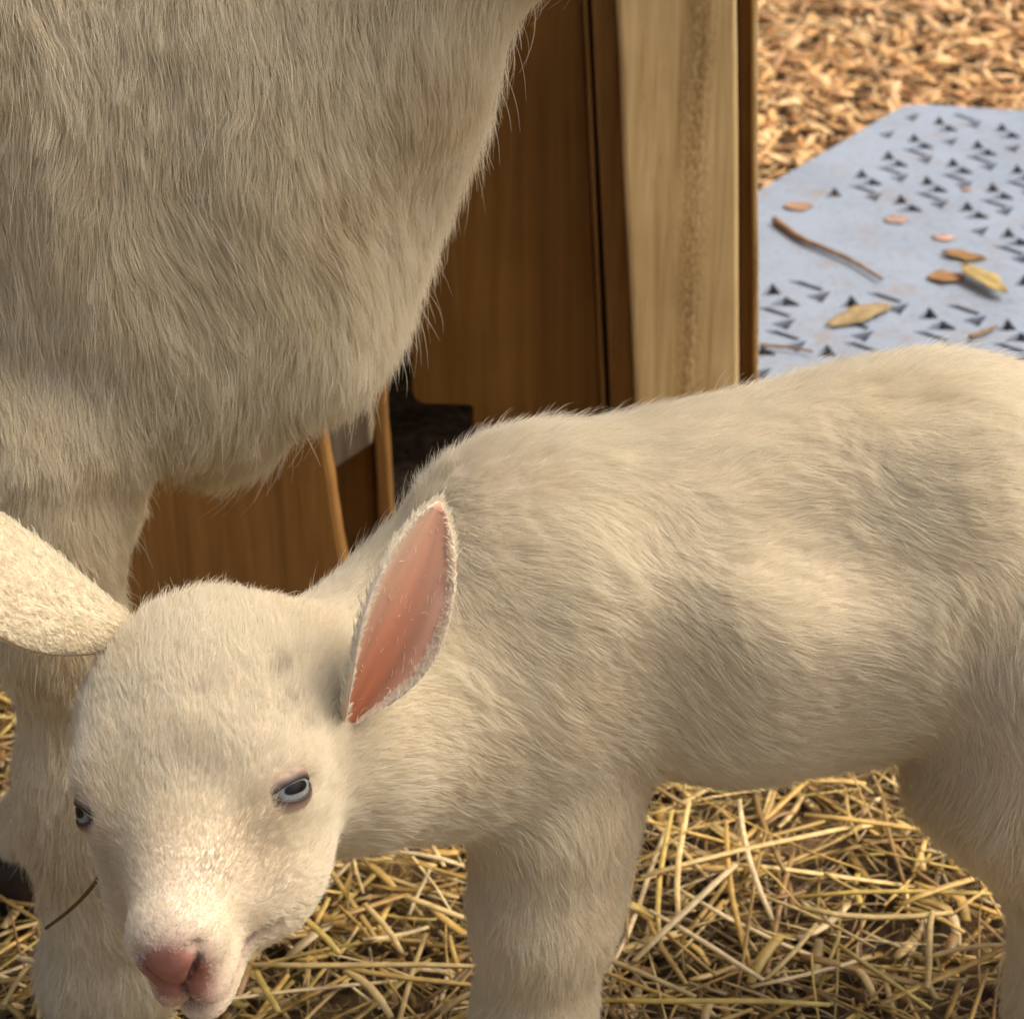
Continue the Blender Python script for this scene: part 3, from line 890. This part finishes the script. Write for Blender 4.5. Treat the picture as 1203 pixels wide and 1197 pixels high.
def head(body, O, ef, eu, s, fl=0.006, adult=False):
    """goat head: O between the eyes on the bridge, ef towards the muzzle, eu out of the forehead"""
    ef = nz(ef); eu = nz(eu - ef * np.dot(eu, ef)); el = np.cross(ef, eu)
    A = np.stack([el, ef, eu])
    W = lambda x, f, u: O + s * (el * x + ef * f + eu * u)
    m = 1.0 if adult else 0.74                     # a kid's muzzle is short
    back = -ef
    E = lambda c, r, k=.012, flow=back, flen=fl, op='add', ax=None: body.ell(W(*c), A if ax is None else ax, np.array(r) * s, k * s, flow, flen, op)
    E((0, -.036, -.035), (.0450, .0430, .041), flow=back + .4 * eu, flen=fl * 1.4)       # cranium
    E((0, -.036, -.014), (.036, .034, .016), .016, flow=back + .3 * eu, flen=fl * 2.0) # forehead
    E((0, -.060, -.046), (.047, .024, .036), .02, flow=back + .2 * eu, flen=fl * 1.6)       # poll between the ears
    for sd_ in (-1, 1):
        E((sd_ * .0370, -.046, -.046), (.020, .022, .022), .016, flow=back, flen=fl * 1.4)   # ear roots
        E((sd_ * .0270, -.004, -.021), (.0165, .022, .0155), .016)                     # brow / orbit
        E((sd_ * .0200, .006, -.050), (.021, .038, .024), .018, flow=back - .5 * eu)   # cheek
    body.cone(W(0, -.006, -.034), W(0, .072 * m, -.027), .034 * s, .0165 * s, .012 * s, 1, back, fl * .8)
    body.cone(W(0, -.012, -.064), W(0, .070 * m, -.053), .025 * s, .0125 * s, .014 * s, 1, back - .4 * eu, fl)
    f0 = .083 * m                                                                      # front of the muzzle
    E((0, f0 - .002, -.0280), (.0145, .0128, .0135), .009, flen=fl * .5)               # nose end
    for sd_ in (-1, 1):
        E((sd_ * .0066, f0 - .0030, -.0425), (.0080, .0160, .0082), .006, flen=fl * .5)  # upper lips
    E((0, f0 - .0040, -.0565), (.0108, .0150, .0080), .004, flen=fl * .6)              # chin
    # eyes: find the skin along the gaze, then sink the socket there
    eyes = []
    for sd_ in (-1, 1):
        out = nz(el * sd_ * .85 + eu * .78 + ef * .02); lng = nz((-eu * .85 + el * sd_ * .78) * .85 - ef * .95)
        p = W(sd_ * .020, .009, -.036); t = np.linspace(0, .05 * s, 400)
        q = p + out * t[:, None]
        d_ = body.sdf(q); h_ = q[np.argmax(d_ > 0)]
        nr_ = body.grad(h_[None], 3e-3)[0].astype(float)
        out = nz(out * .25 + nr_); lng = nz(lng - out * np.dot(lng, out))
        eyes.append((h_, out, lng))
    for sd_ in (-1, 1):
        for ang, ln, cxx, cuu, ff in ((57, .0092, .0072, -.0275, .0098), (-15, .0036, .0100, -.0195, .0090)):
            ca, sa = math.cos(R(ang)), math.sin(R(ang))
            l1 = el * ca * sd_ - eu * sa * -1; l1 = nz(el * sd_ * ca - eu * sa * -1)
            ax = np.stack([l1, ef, nz(np.cross(l1, ef))])
            E((sd_ * cxx, f0 + ff, cuu), (ln, .0060, .0013), .0025, op='sub', ax=ax)   # comma-shaped nostril
        E((sd_ * .014, f0 - .014, -.0495), (.014, .029, .0012), .003, op='sub')        # mouth line
    for h_, out, lng in eyes:
        body.ell(h_, np.stack([lng, np.cross(out, lng), out]), np.array([.0088, .0052, .0032]) * s, .006 * s, back, fl, 'sub')
    E((0, f0 + .0105, -.0430), (.0009, .008, .009), .002, op='sub')                    # lip cleft
    head.eyes = eyes
    return A, W

def ear(name, base, tip, open_dir, width, parent, furm, flen, seed, nfur, cupk=1.0):
    """cupped leaf-shaped ear, hollow side towards open_dir"""
    base = np.asarray(base, float); tip = np.asarray(tip, float)
    d = tip - base; L = np.linalg.norm(d); d = d / L
    o = nz(open_dir - d * np.dot(open_dir, d)); sd_ = np.cross(d, o)
    nu, nv = 30, 17
    v, tint = [], []
    th = 0.0013
    for layer in (0, 1):
        for i in range(nu):
            t = i / (nu - 1)
            w = width * 0.5 * (0.16 + 0.84 * math.sin(min(1, t / 0.50) * math.pi / 2) ** 1.1)
            if t > 0.50: w *= max(0.02, 1 - ((t - 0.50) / 0.50) ** 2.2) ** 0.75
            cup = (1.05 * (1 - t) ** 1.1 + 0.50) * 1.20 * cupk
            for j in range(nv):
                q = (j / (nv - 1) - 0.5) * 2
                a = q * cup
                x = w * math.sin(a) / max(math.sin(min(cup, 1.57)), .4); y = w * (1 - math.cos(a)) * 1.0
                p = base + d * (t * L) + sd_ * x + o * (y + 0.05 * L * math.sin(t * 2.6) - layer * th * (2 - t))
                p = p + o * 0.0010 * math.sin(q * 6.0) * (1 - t) * (1 - layer)
                v.append(p)
                if layer == 0:
                    k = max(0, 1 - abs(q) ** 3.0) * (1 - 0.25 * t)
                    red = np.array([0.60, 0.185, 0.085]) * (0.82 + .14 * math.sin(7 * q + 3 * t) + .10 * math.sin(19 * q - 8 * t)) * (1 - .35 * math.exp(-((q - .35) / .3) ** 2) * (1 - t))  # red darkened towards the base: shade of the cup put into the colour
                    fz = 1 / (1 + math.exp((q + .05 + .15 * math.sin(6 * t)) * 7))      # downy half towards the crown
                    red = red * (1 - .45 * fz) + np.array([.46, .33, .25]) * .45 * fz
                    tint.append(SKIN * (1 - k) * .9 + red * k)
                else:
                    tint.append(SKIN)
    N1 = nu * nv
    f = []
    for i in range(nu - 1):
        for j in range(nv - 1):
            a = i * nv + j
            f.append((a, a + 1, a + nv + 1, a + nv)); f.append((N1 + a, N1 + a + nv, N1 + a + nv + 1, N1 + a + 1))
    for i in range(nu - 1):
        for j in (0, nv - 1):
            a = i * nv + j; q = (a, a + nv, N1 + a + nv, N1 + a)
            f.append(q if j == 0 else q[::-1])
    for j in range(nv - 1):
        a = (nu - 1) * nv + j; f.append((a, a + 1, N1 + a + 1, N1 + a))
    v = np.array(v)
    me = mesh_np(name, v, f); set_tint(me, np.array(tint))
    eo = link(name, me, m_ear, parent)
    # fur: full coat outside, fringe at the rims, sparse inside
    b = Body(); b.cone(base, tip, 0.001, 0.001, 0.01, 1, d, flen); b2 = Body(); b2.cone(base, tip, 0.001, 0.001, 0.01, 1, d, flen * .6)
    F = np.array(f)
    rim = lambda c: np.ones(len(c))
    outer = F[(F >= N1).all(1)]
    grow_fur("ear_fur", b, v, outer, int(nfur * 1.6), furm, eo, 0.00007, lift=0.20, clump=0.12, clump_size=.003, wander=.06, seed=seed, K=5)
    js = np.arange(nv); edge_faces = [i for i in range(len(f)) if max(f[i]) < N1 and (min(x % nv for x in f[i]) <= 1 or max(x % nv for x in f[i]) >= nv - 2)]
    grow_fur("ear_fringe", b2, v, F[edge_faces], nfur // 6, furm, eo, 0.00007, lift=0.40, clump=0.1, clump_size=.003, wander=.08, seed=seed + 1, K=5)
    inner = F[(F < N1).all(1)]
    grow_fur("ear_inner_hair", b2, v, inner, nfur // 90, furm, eo, 0.00003, lift=0.10, clump=0.3, clump_size=.004, wander=.4, seed=seed + 2, K=5)
    return eo

m_ear, nt, b = new_mat("ear_skin")
a_ = nd(nt, "ShaderNodeAttribute", attribute_name="tint")
nt.links.new(a_.outputs["Color"], b.inputs["Base Color"])
b.inputs["Roughness"].default_value = 0.55
b.inputs["Subsurface Weight"].default_value = 0.25
b.inputs["Subsurface Radius"].default_value = (0.006, 0.002, 0.001)
b.inputs["Subsurface Scale"].default_value = 0.5

# iris with the goat's level bar pupil
m_eye, nt, b = new_mat("goat_eye")
tc = nd(nt, "ShaderNodeTexCoord")
sx = nd(nt, "ShaderNodeSeparateXYZ"); nt.links.new(tc.outputs["Object"], sx.inputs[0])
def mth(op, a, b_=None, c=None):
    n = nd(nt, "ShaderNodeMath", operation=op)
    for i, q in enumerate((a, b_, c)):
        if q is None: continue
        if isinstance(q, (int, float)): n.inputs[i].default_value = q
        else: nt.links.new(q, n.inputs[i])
    return n.outputs[0]
px_ = mth('DIVIDE', sx.outputs[0], 0.0050); py_ = mth('DIVIDE', sx.outputs[1], 0.0019)
pd = mth('ADD', mth('POWER', mth('ABSOLUTE', px_), 3.0), mth('POWER', mth('ABSOLUTE', py_), 2.0))
pm = nd(nt, "ShaderNodeMapRange"); pm.inputs[1].default_value = 0.8; pm.inputs[2].default_value = 1.25
nt.links.new(pd, pm.inputs[0])
rad_ = mth('SQRT', mth('ADD', mth('MULTIPLY', sx.outputs[0], sx.outputs[0]), mth('MULTIPLY', sx.outputs[1], sx.outputs[1])))
ir = ramp(nt, [(0.0, (0.20, 0.225, 0.225)), (0.60, (0.30, 0.33, 0.33)), (0.80, (0.20, 0.225, 0.225)), (0.88, (0.05, 0.045, 0.045)), (1.0, (0.16, 0.13, 0.12))])
nt.links.new(mth('DIVIDE', rad_, 0.0080), ir.inputs[0])
wv = nd(nt, "ShaderNodeTexNoise"); wv.inputs["Scale"].default_value = 900; nt.links.new(tc.outputs["Object"], wv.inputs["Vector"])
mv = nd(nt, "ShaderNodeMix", data_type='RGBA', blend_type='MULTIPLY'); mv.inputs["Factor"].default_value = 0.5
nt.links.new(ir.outputs[0], mv.inputs["A"]); nt.links.new(wv.outputs["Fac"], mv.inputs["B"])
mxp = nd(nt, "ShaderNodeMix", data_type='RGBA'); mxp.inputs["A"].default_value = (0.008, 0.007, 0.007, 1)
nt.links.new(pm.outputs[0], mxp.inputs["Factor"]); nt.links.new(mv.outputs["Result"], mxp.inputs["B"])
nt.links.new(mxp.outputs["Result"], b.inputs["Base Color"])
b.inputs["Roughness"].default_value = 0.12
b.inputs["Specular IOR Level"].default_value = 0.22
m_lid = plain_mat("eyelid_skin", (0.20, 0.125, 0.105), 0.45, 0.4, 0.3, 300)

UPK = 1.0
def eye(center, out, axis, r, parent, half_h=0.42, lid_w=1.0, gaze=None):
    """eyeball + two lids. out: gaze, axis: long axis of the opening"""
    out = nz(out); ax = nz(axis - out * np.dot(axis, out)); up = np.cross(out, ax)
    M = Matrix(((ax[0], up[0], out[0], center[0]), (ax[1], up[1], out[1], center[1]), (ax[2], up[2], out[2], center[2]), (0, 0, 0, 1)))
    bm = bmesh.new(); bmesh.ops.create_uvsphere(bm, u_segments=32, v_segments=24, radius=r)
    me = bpy.data.meshes.new("eyeball"); bm.to_mesh(me); bm.free()
    for p in me.polygons: p.use_smooth = True
    eb = link("eyeball", me, m_eye, parent)
    go = nz(out if gaze is None else gaze); ga = nz(ax - go * np.dot(ax, go)); gu = np.cross(go, ga)
    eb.matrix_local = Matrix(((ga[0], gu[0], go[0], center[0]), (ga[1], gu[1], go[1], center[1]), (ga[2], gu[2], go[2], center[2]), (0, 0, 0, 1)))
    for sgn in (1, -1):
        v = []; nu, nv = 25, 13
        for i in range(nu):
            t = (i / (nu - 1) - 0.5) * 2
            aa = t * 1.05 * lid_w                                     # angle along the opening
            edge_a = sgn * half_h * (1 - abs(t) ** 2.2) * (UPK if sgn > 0 else 0.95)
            for j in range(nv):
                q = j / (nv - 1)
                el_ = edge_a + sgn * q * 0.80
                rr = r * (1.03 + 0.035 * math.sin(math.pi * min(q * 1.6, 1))) - r * 0.06 * max(0, q - .5)
                dz = math.cos(el_) * math.cos(aa)
                v.append((rr * math.sin(aa) * math.cos(el_ * .6), rr * math.sin(el_), rr * dz))
        f = [(i * nv + j, (i + 1) * nv + j, (i + 1) * nv + j + 1, i * nv + j + 1) for i in range(nu - 1) for j in range(nv - 1)]
        if sgn > 0: f = [q[::-1] for q in f]
        lme = mesh_np("eyelid", v, f)
        rim_ = np.array([[0.06, 0.038, 0.034]]); outer_ = np.array([[0.50, 0.36, 0.27]])
        kq = np.clip((np.tile(np.linspace(0, 1, nv), nu) - .12) / .35, 0, 1)[:, None]
        set_tint(lme, rim_ * (1 - kq) + outer_ * kq)
        lo_ = link("eyelid", lme, m_skin, parent); lo_.matrix_local = M
        sm = lo_.modifiers.new("t", 'SOLIDIFY'); sm.thickness = 0.0006; sm.offset = 0
    return eb

def hoof(foot, fwd, r, h, parent):
    """cloven hoof: two tapered claws"""
    fwd = nz([fwd[0], fwd[1], 0]); sd_ = np.array([-fwd[1], fwd[0], 0])
    bm = bmesh.new()
    for s_ in (-1, 1):
        rings = []
        for k, (zz, sc, sh) in enumerate(((0, 1.12, .30), (.25, 1.1, .22), (.7, .95, .06), (1.0, .82, -.05))):
            ring = []
            for q in range(12):
                t = 2 * math.pi * q / 12
                c, s = math.cos(t), math.sin(t)
                p = sd_ * (s_ * r * .52 + s * r * .46 * sc * (1 - .35 * max(c, 0))) + fwd * (c * r * 1.05 * sc + sh * r) + np.array([0, 0, zz * h])
                ring.append(bm.verts.new(p))
            rings.append(ring)
        for k in range(3):
            for q in range(12):
                bm.faces.new((rings[k][q], rings[k][(q + 1) % 12], rings[k + 1][(q + 1) % 12], rings[k + 1][q]))
        bm.faces.new(rings[0][::-1]); bm.faces.new(rings[3])
    me = bpy.data.meshes.new("hoof"); bm.to_mesh(me); bm.free()
    for p in me.polygons: p.use_smooth = True
    o = link("hoof", me, m_hoof, parent); o.location = foot
    return o

def limb(body, pts, k=0.015, flen=0.012, flow=None):
    """pts: list of (point, radius)"""
    for (a, ra), (b_, rb) in zip(pts[:-1], pts[1:]):
        body.cone(a, b_, ra, rb, k, 1.0, flow, flen)

# ================================================================== MOTHER GOAT
def B(px, py, Y, rpx):
    p = at(px, py, Y); return p, rpx * mpp(p)

def build_doe():
    root = empty("mother_goat", (-0.35, 0.90, 0)); off = np.array(root.location)
    tag(root, "large white adult goat standing behind the kid, chest and forelegs showing", "goat")
    body = Body()
    YC = 0.905
    body.wob, body.wsc = 0.0042, 42.0
    c0, r0 = B(112, 130, YC, 392)
    ys = 0.62
    tail_end = c0 + np.array([-0.46, 0.02, 0.035])
    fd = (0.12, 0, -1)
    body.cone(c0, c0 + np.array([-0.22, 0.01, -.005]), r0, r0 * 1.02, 0.05, ys, fd, 0.024)
    body.cone(c0 + np.array([-0.22, 0.01, -.005]), tail_end, r0 * 1.02, r0 * .98, 0.05, ys, (-.5, 0, -1), 0.024)
    n0, nr0 = B(276, 80, YC, 200); n1, nr1 = B(572, -230, YC - .01, 162); n2, nr2 = B(690, -490, YC - .02, 122)
    body.cone(n0, n1, nr0, nr1, 0.05, .8, (.02, 0, -1), 0.024)
    body.cone(n1, n2, nr1, nr2, 0.04, .85, (-.1, 0, -1), 0.022)
    # brisket keel and shoulder blade
    k0, kr = B(272, 310, YC - .005, 174); k1, kr1 = B(225, 440, YC, 112)
    body.cone(k0, k1, kr, kr1, 0.05, .8, (.05, 0, -1), 0.022)
    s0, sr = B(150, 150, YC - .055, 170); s1, sr1 = B(70, 480, YC - .068, 118)
    body.cone(s0, s1, sr, sr1, 0.035, .6, (.1, 0, -1), 0.022)
    s2, sr2 = B(330, 60, YC - .05, 110); s3, sr3 = B(250, 420, YC - .055, 60)
    body.cone(s2, s3, sr2, sr3, 0.05, .6, (.0, 0, -1), 0.022)
    YN, YF = 0.835, 0.945
    near = [B(62, 500, YN, 112), B(50, 600, YN, 86), B(58, 740, YN - .005, 68), B(88, 900, YN - .005, 61), B(104, 965, YN - .003, 60), B(124, 1060, YN, 53), B(138, 1150, YN, 52)]
    foot = np.array([near[-1][0][0] - .004, YN, 0.0])
    near += [(foot + np.array([-.004, 0, .040]), .022), (foot + np.array([.002, 0, .026]), .019)]
    limb(body, near, 0.02, 0.013, (0, 0, -1))
    far = [B(130, 490, YF, 85), B(112, 590, YF, 36), B(96, 680, YF, 30), B(80, 840, YF, 35), B(66, 930, YF, 32), B(52, 990, YF, 28)]
    footf = np.array([at(44, 1060, YF)[0], YF, 0.0])
    far += [(footf + np.array([.002, 0, .045]), .017), (footf + np.array([.004, 0, .030]), .016)]
    limb(body, far, 0.02, 0.011, (0, 0, -1))
    for dy, dx in ((-.075, 0), (.075, -.03)):       # hind legs, out of frame
        t = tail_end + np.array([dx - .02, dy, -.03])
        g0 = np.array([t[0] - .03, t[1], 0])
        limb(body, [(t, .10), (t + np.array([.03, 0, -.12]), .065), (np.array([t[0] - .07, t[1], .17]), .028), (np.array([t[0] - .05, t[1], .06]), .02), (g0 + np.array([0, 0, .026]), .019)], 0.03, 0.014, (0, 0, -1))
        hoof(g0 - off, (1, 0, 0), .021, .03, root)
    body.cone(tail_end + np.array([-.13, 0, .06]), tail_end + np.array([-.19, 0, .12]), .028, .012, .03)
    # head, above the frame
    O = n2 + np.array([.115, -.02, .055])
    A, W = head(body, O, np.array([.80, -.15, -.58]), np.array([.58, 0, .8]), 1.45, .008, adult=True)
    body.cone(n2, W(0, -.03, -.05), nr2, .05, .04, .9, (-1, 0, -.3), .016)
    P, Fc = polygonise(body, (-1.25, .70, -.01), (.35, 1.13, 1.15), 0.0042)
    tint = np.tile(SKIN * np.array([.9, .88, .85]), (len(P), 1))
    me = mesh_np("body", P - off, Fc); set_tint(me, tint)
    o = link("body", me, m_skin, root)
    hoof(foot - off, (1, -.1, 0), .024, .032, root)
    hoof(footf - off, (1, 0, 0), .021, .034, root)
    for sgn in (-1, 1):
        h_, out, lng = head.eyes[0 if sgn < 0 else 1]
        eye(h_ - out * .0095 - off, out, lng, .0130, root)
        bs = W(sgn * .036, -.052, -.044); tp = bs + A[0] * sgn * .10 + np.array([-.03, 0, -.02])
        globals()['_par'] = None
        ear("ear", bs - off, tp - off, A[1] + A[0] * sgn * .2, .05, root, m_fur_doe, .008, 31 + sgn, 3000)
    fur = lambda nm, **kw: grow_fur(nm, bodyL, P - off, Fc, parent=o, mat=m_fur_doe, **kw)
    return root, o, body, P, Fc, off

def shifted_fur(name, body, P, Fc, off, n, mat, parent, **kw):
    """grow in world space, store relative to the parent's base"""
    o = grow_fur(name, body, P, Fc, n, mat, parent, **kw)
    d = o.data.position_data
    a = np.empty(len(d) * 3, np.float32); d.foreach_get("vector", a)
    a = a.reshape(-1, 3) - off.astype(np.float32)
    d.foreach_set("vector", np.ascontiguousarray(a).ravel())
    return o

doe, doe_o, doe_b, doe_P, doe_F, doe_off = build_doe()
shifted_fur("fur", doe_b, doe_P, doe_F, doe_off, 330000, m_fur_doe, doe_o, radius=0.000085, lift=0.24, clump=0.62,
            clump_size=0.0055, wander=0.20, wscale=9, seed=11, stray=0.008)

# ================================================================== KID
def build_kid():
    root = empty("baby_goat", (0.0, 0.76, 0)); off = np.array(root.location)
    tag(root, "small white kid goat with lowered head, pink inner ear and pink nose", "kid goat")
    body = Body()
    YS, YR = 0.775, 0.82
    tail = (1, 0, -.18)
    ys = .84
    a, ra = B(670, 708, YS, 203); b_, rb = B(880, 692, YS + .018, 210); c, rc = B(1085, 650, YR - .01, 216); d, rd = B(1300, 660, YR + .01, 205)
    body.cone(a, b_, ra, rb, .03, ys, tail, .0125)
    body.cone(b_, c, rb, rc, .03, ys, tail, .0125)
    body.cone(c, d, rc, rd, .03, ys, (1, 0, -.3), .015)
    # chest and neck
    n0, r0 = B(614, 750, YS - .005, 180); n1, r1 = B(505, 812, YS - .03, 160); n2, r2 = B(395, 856, YS - .065, 126)
    body.cone(n0, n1, r0, r1, .022, .85, (.7, 0, -.7), .015)
    body.cone(n1, n2, r1, r2, .022, .9, (.8, 0, -.5), .013)
    wp = at(628, 590, YS); body.ell(wp, np.eye(3), np.array([.034, .020, .022]), .025, (1, 0, -.3), .014)
    # shoulder and fore legs
    s0, sr0 = B(640, 720, YS - .028, 130); s1, sr1 = B(650, 950, YS - .028, 88)
    body.cone(s0, s1, sr0, sr1, .018, .7, (.3, 0, -1), .014)
    for dy, dx in ((0, 0), (.075, .004)):
        Y = YS - .030 + dy
        q = lambda x, y, r: (lambda p: (p[0] + np.array([dx, dy, 0]), p[1]))(B(x, y, YS - .030, r))
        k0, k1, k2, k3 = q(652, 950, 86), q(642, 1060, 76), q(627, 1190, 58), q(622, 1275, 44)
        foot = np.array([k3[0][0] - .004, Y, 0.0])
        limb(body, [k0, k1, k2, k3, (foot + np.array([.002, 0, .075]), .0125), (foot + np.array([.004, 0, .045]), .015), (foot + np.array([0, 0, .024]), .0125)], .018, .011, (0.15, 0, -1))
        hoof(foot - off, (-1, 0, 0), .0145, .026, root)
    # hind legs
    for dy, dx in ((0, 0), (.085, .02)):
        Y = YR - .042 + dy
        q = lambda x, y, r: (lambda p: (p[0] + np.array([dx, dy, 0]), p[1]))(B(x, y, YR - .042, r))
        t0, t1, t2, t3 = q(1225, 730, 150), q(1208, 890, 136), q(1266, 1040, 74), q(1250, 1180, 56)
        foot = np.array([t3[0][0] + .012, Y, 0.0])
        hk = (np.array([t3[0][0] + .012, Y, .135]), .019)
        limb(body, [t0, t1, t2, t3, hk, (foot + np.array([.004, 0, .06]), .0135), (foot + np.array([0, 0, .024]), .0125)], .011, .013, (.05, 0, -1))
        hoof(foot - off, (-1, 0, 0), .0145, .026, root)
    body.cone(d + np.array([.065, 0, .03]), d + np.array([.11, 0, .05]), .014, .008, .02, 1, (1, 0, 0), .014)
    # hollow of the flank, behind the elbow and behind the shoulder blade
    def dent(x, y, Y, rx, ry, rz, k):
        p = at(x, y, Y); body.ell(p, np.eye(3), np.array([rx, ry, rz]), k, (1, 0, -.2), .01, 'sub')
    dent(1030, 610, YR - .085, .040, .022, .030, .03)
    dent(800, 850, YS - .070, .020, .010, .028, .03)
    dent(830, 560, YS - .060, .022, .018, .030, .03)
    # head: face turned to the lens' left and down
    O = at(204, 880, 0.632)
    vd = nz(CAMP - O)
    right = nz(np.cross([0, 0, 1], vd)); right = right if right[0] > 0 else -right
    up = np.cross(vd, right); up = up if up[2] > 0 else -up
    ef = nz(-up * .80 - right * .20 + vd * .58)
    yaw = R(20)
    eu = vd * math.cos(yaw) - right * math.sin(yaw)
    A, W = head(body, O, ef, eu, 1.0, .0055)
    if A[0] @ right < 0: print("lateral axis points image-left")
    body.cone(n2, W(0, -.045, -.055), r2, .040, .022, 1, (.8, .2, -.3), .011)
    P, Fc = polygonise(body, (-.23, .53, -.005), (.36, .93, .47), 0.0017)
    # bare skin: nose, lips, eye rims
    rel = (P - O) @ A.T
    mz = np.exp(-((rel[:, 1] - .072) / .0075) ** 2 - ((rel[:, 0]) / .0165) ** 2 - ((rel[:, 2] + .0275) / .0170) ** 2) * 1.7
    lip = np.exp(-((rel[:, 1] - .0635) / .018) ** 2) * np.exp(-((rel[:, 2] + .0495) / .0045) ** 2) * 1.1
    ey = sum(np.exp(-(((P - head.eyes[s_][0]) / .0105) ** 2).sum(1)) for s_ in (0, 1)) * .7
    bald_v = np.clip(np.maximum(np.maximum(mz, lip), ey), 0, 1)
    tint = SKIN * (1 - bald_v)[:, None] + PINK * bald_v[:, None]
    me = mesh_np("body", P - off, Fc); set_tint(me, tint)
    o = link("body", me, m_skin, root)
    side = 1 if A[0] @ right > 0 else -1
    for h_, out, lng in head.eyes:
        eye(h_ - out * .0084 - off, out, lng, .0096, root, .33, 1.0, out + A[2] * .12)
    be = at(408, 846, .664); te = at(514, 588, .690)
    ear("ear", be - off, te - off, vd + right * .42, .0325, root, m_fur_kid, .0038, 51, 9000)
    be2 = at(172, 752, .702); te2 = at(-112, 585, .655)
    ear("ear", be2 - off, te2 - off, -up * .45 - vd * .9, .046, root, m_fur_kid, .0038, 61, 9000, 0.62)
    return root, o, body, P, Fc, off, A, O, W

kid, kid_o, kid_b, kid_P, kid_F, kid_off, KA, KO, KW = build_kid()
KEYES = head.eyes

def kid_bald(c):
    rel = (c - KO) @ KA.T
    mz = np.exp(-((rel[:, 1] - .0735) / .0075) ** 2 - ((rel[:, 0]) / .0155) ** 2 - ((rel[:, 2] + .0275) / .0160) ** 2) * 1.8
    lip = np.exp(-((rel[:, 1] - .0655) / .015) ** 2) * np.exp(-((rel[:, 2] + .0495) / .003) ** 2) * 1.0
    ey = sum(np.exp(-(((c - KEYES[s_][0]) / .0070) ** 2).sum(1)) for s_ in (0, 1)) * 1.6
    return np.clip(np.maximum(np.maximum(mz, lip), ey), 0, 1)

def kid_dens(c):
    rel = (c - KO) @ KA.T
    face = np.exp(-((rel[:, 1] - .03) / .08) ** 4 - (rel[:, 0] / .07) ** 4)
    return 1 + 1.2 * face

SMUDGE = [(at(x, y, .64), r, a) for x, y, r, a in ((330, 790, .0035, .75), (346, 828, .0045, .5), (362, 850, .004, .45), (238, 812, .0028, .45),
          (222, 888, .006, .40), (250, 900, .007, .30), (245, 1020, .005, .5), (270, 1030, .004, .45), (300, 985, .009, .30), (330, 1040, .007, .3), (405, 800, .006, .4))]
def kid_smudge(root, N):
    # small grey-brown marks on the face, each a blot in the coat
    out = np.zeros(len(root)); rel = root - CAMP
    for c, r, a in SMUDGE:
        d = nz(c - CAMP)
        dist = np.linalg.norm(rel - (rel @ d)[:, None] * d, axis=1)
        near = (rel @ d) < 0.86
        out = np.maximum(out, a * np.exp(-(dist / r) ** 2) * near)
    return out * (0.6 + 0.4 * np.sin(root @ np.array([900., 700, 1100])))

def kid_len(c):
    rel = (c - KO) @ KA.T
    m = np.clip((rel[:, 1] - .015) / .045, 0, 1) * (np.abs(rel[:, 0]) < .06) * (np.abs(rel[:, 2]) < .1)
    return (1 - .55 * m) * (0.85 + 0.22 * np.sin(c @ np.array([61., 23, 47])) * np.sin(c @ np.array([-31., 40, 53])))

shifted_fur("fur", kid_b, kid_P, kid_F, kid_off, 520000, m_fur_kid, kid_o, radius=0.000058, lift=0.40, clump=0.34,
            clump_size=0.0034, wander=0.30, wscale=11, seed=21, bald=kid_bald, density=kid_dens, lenmul=kid_len, stray=0.015, smudge=kid_smudge)

# dry stem caught on the mother's foreleg
m_stem = plain_mat("dry_stem", (0.16, 0.095, 0.045), 0.7, 0.2, 0.4, 200)
tube("dry_twig", [at(131, 960, .655), at(127, 1000, .67), at(112, 1036, .70), at(85, 1066, .75), at(54, 1090, .80)], .0010, .0008, m_stem,
     "thin dark bent twig caught against the mother goat's foreleg", "twig")
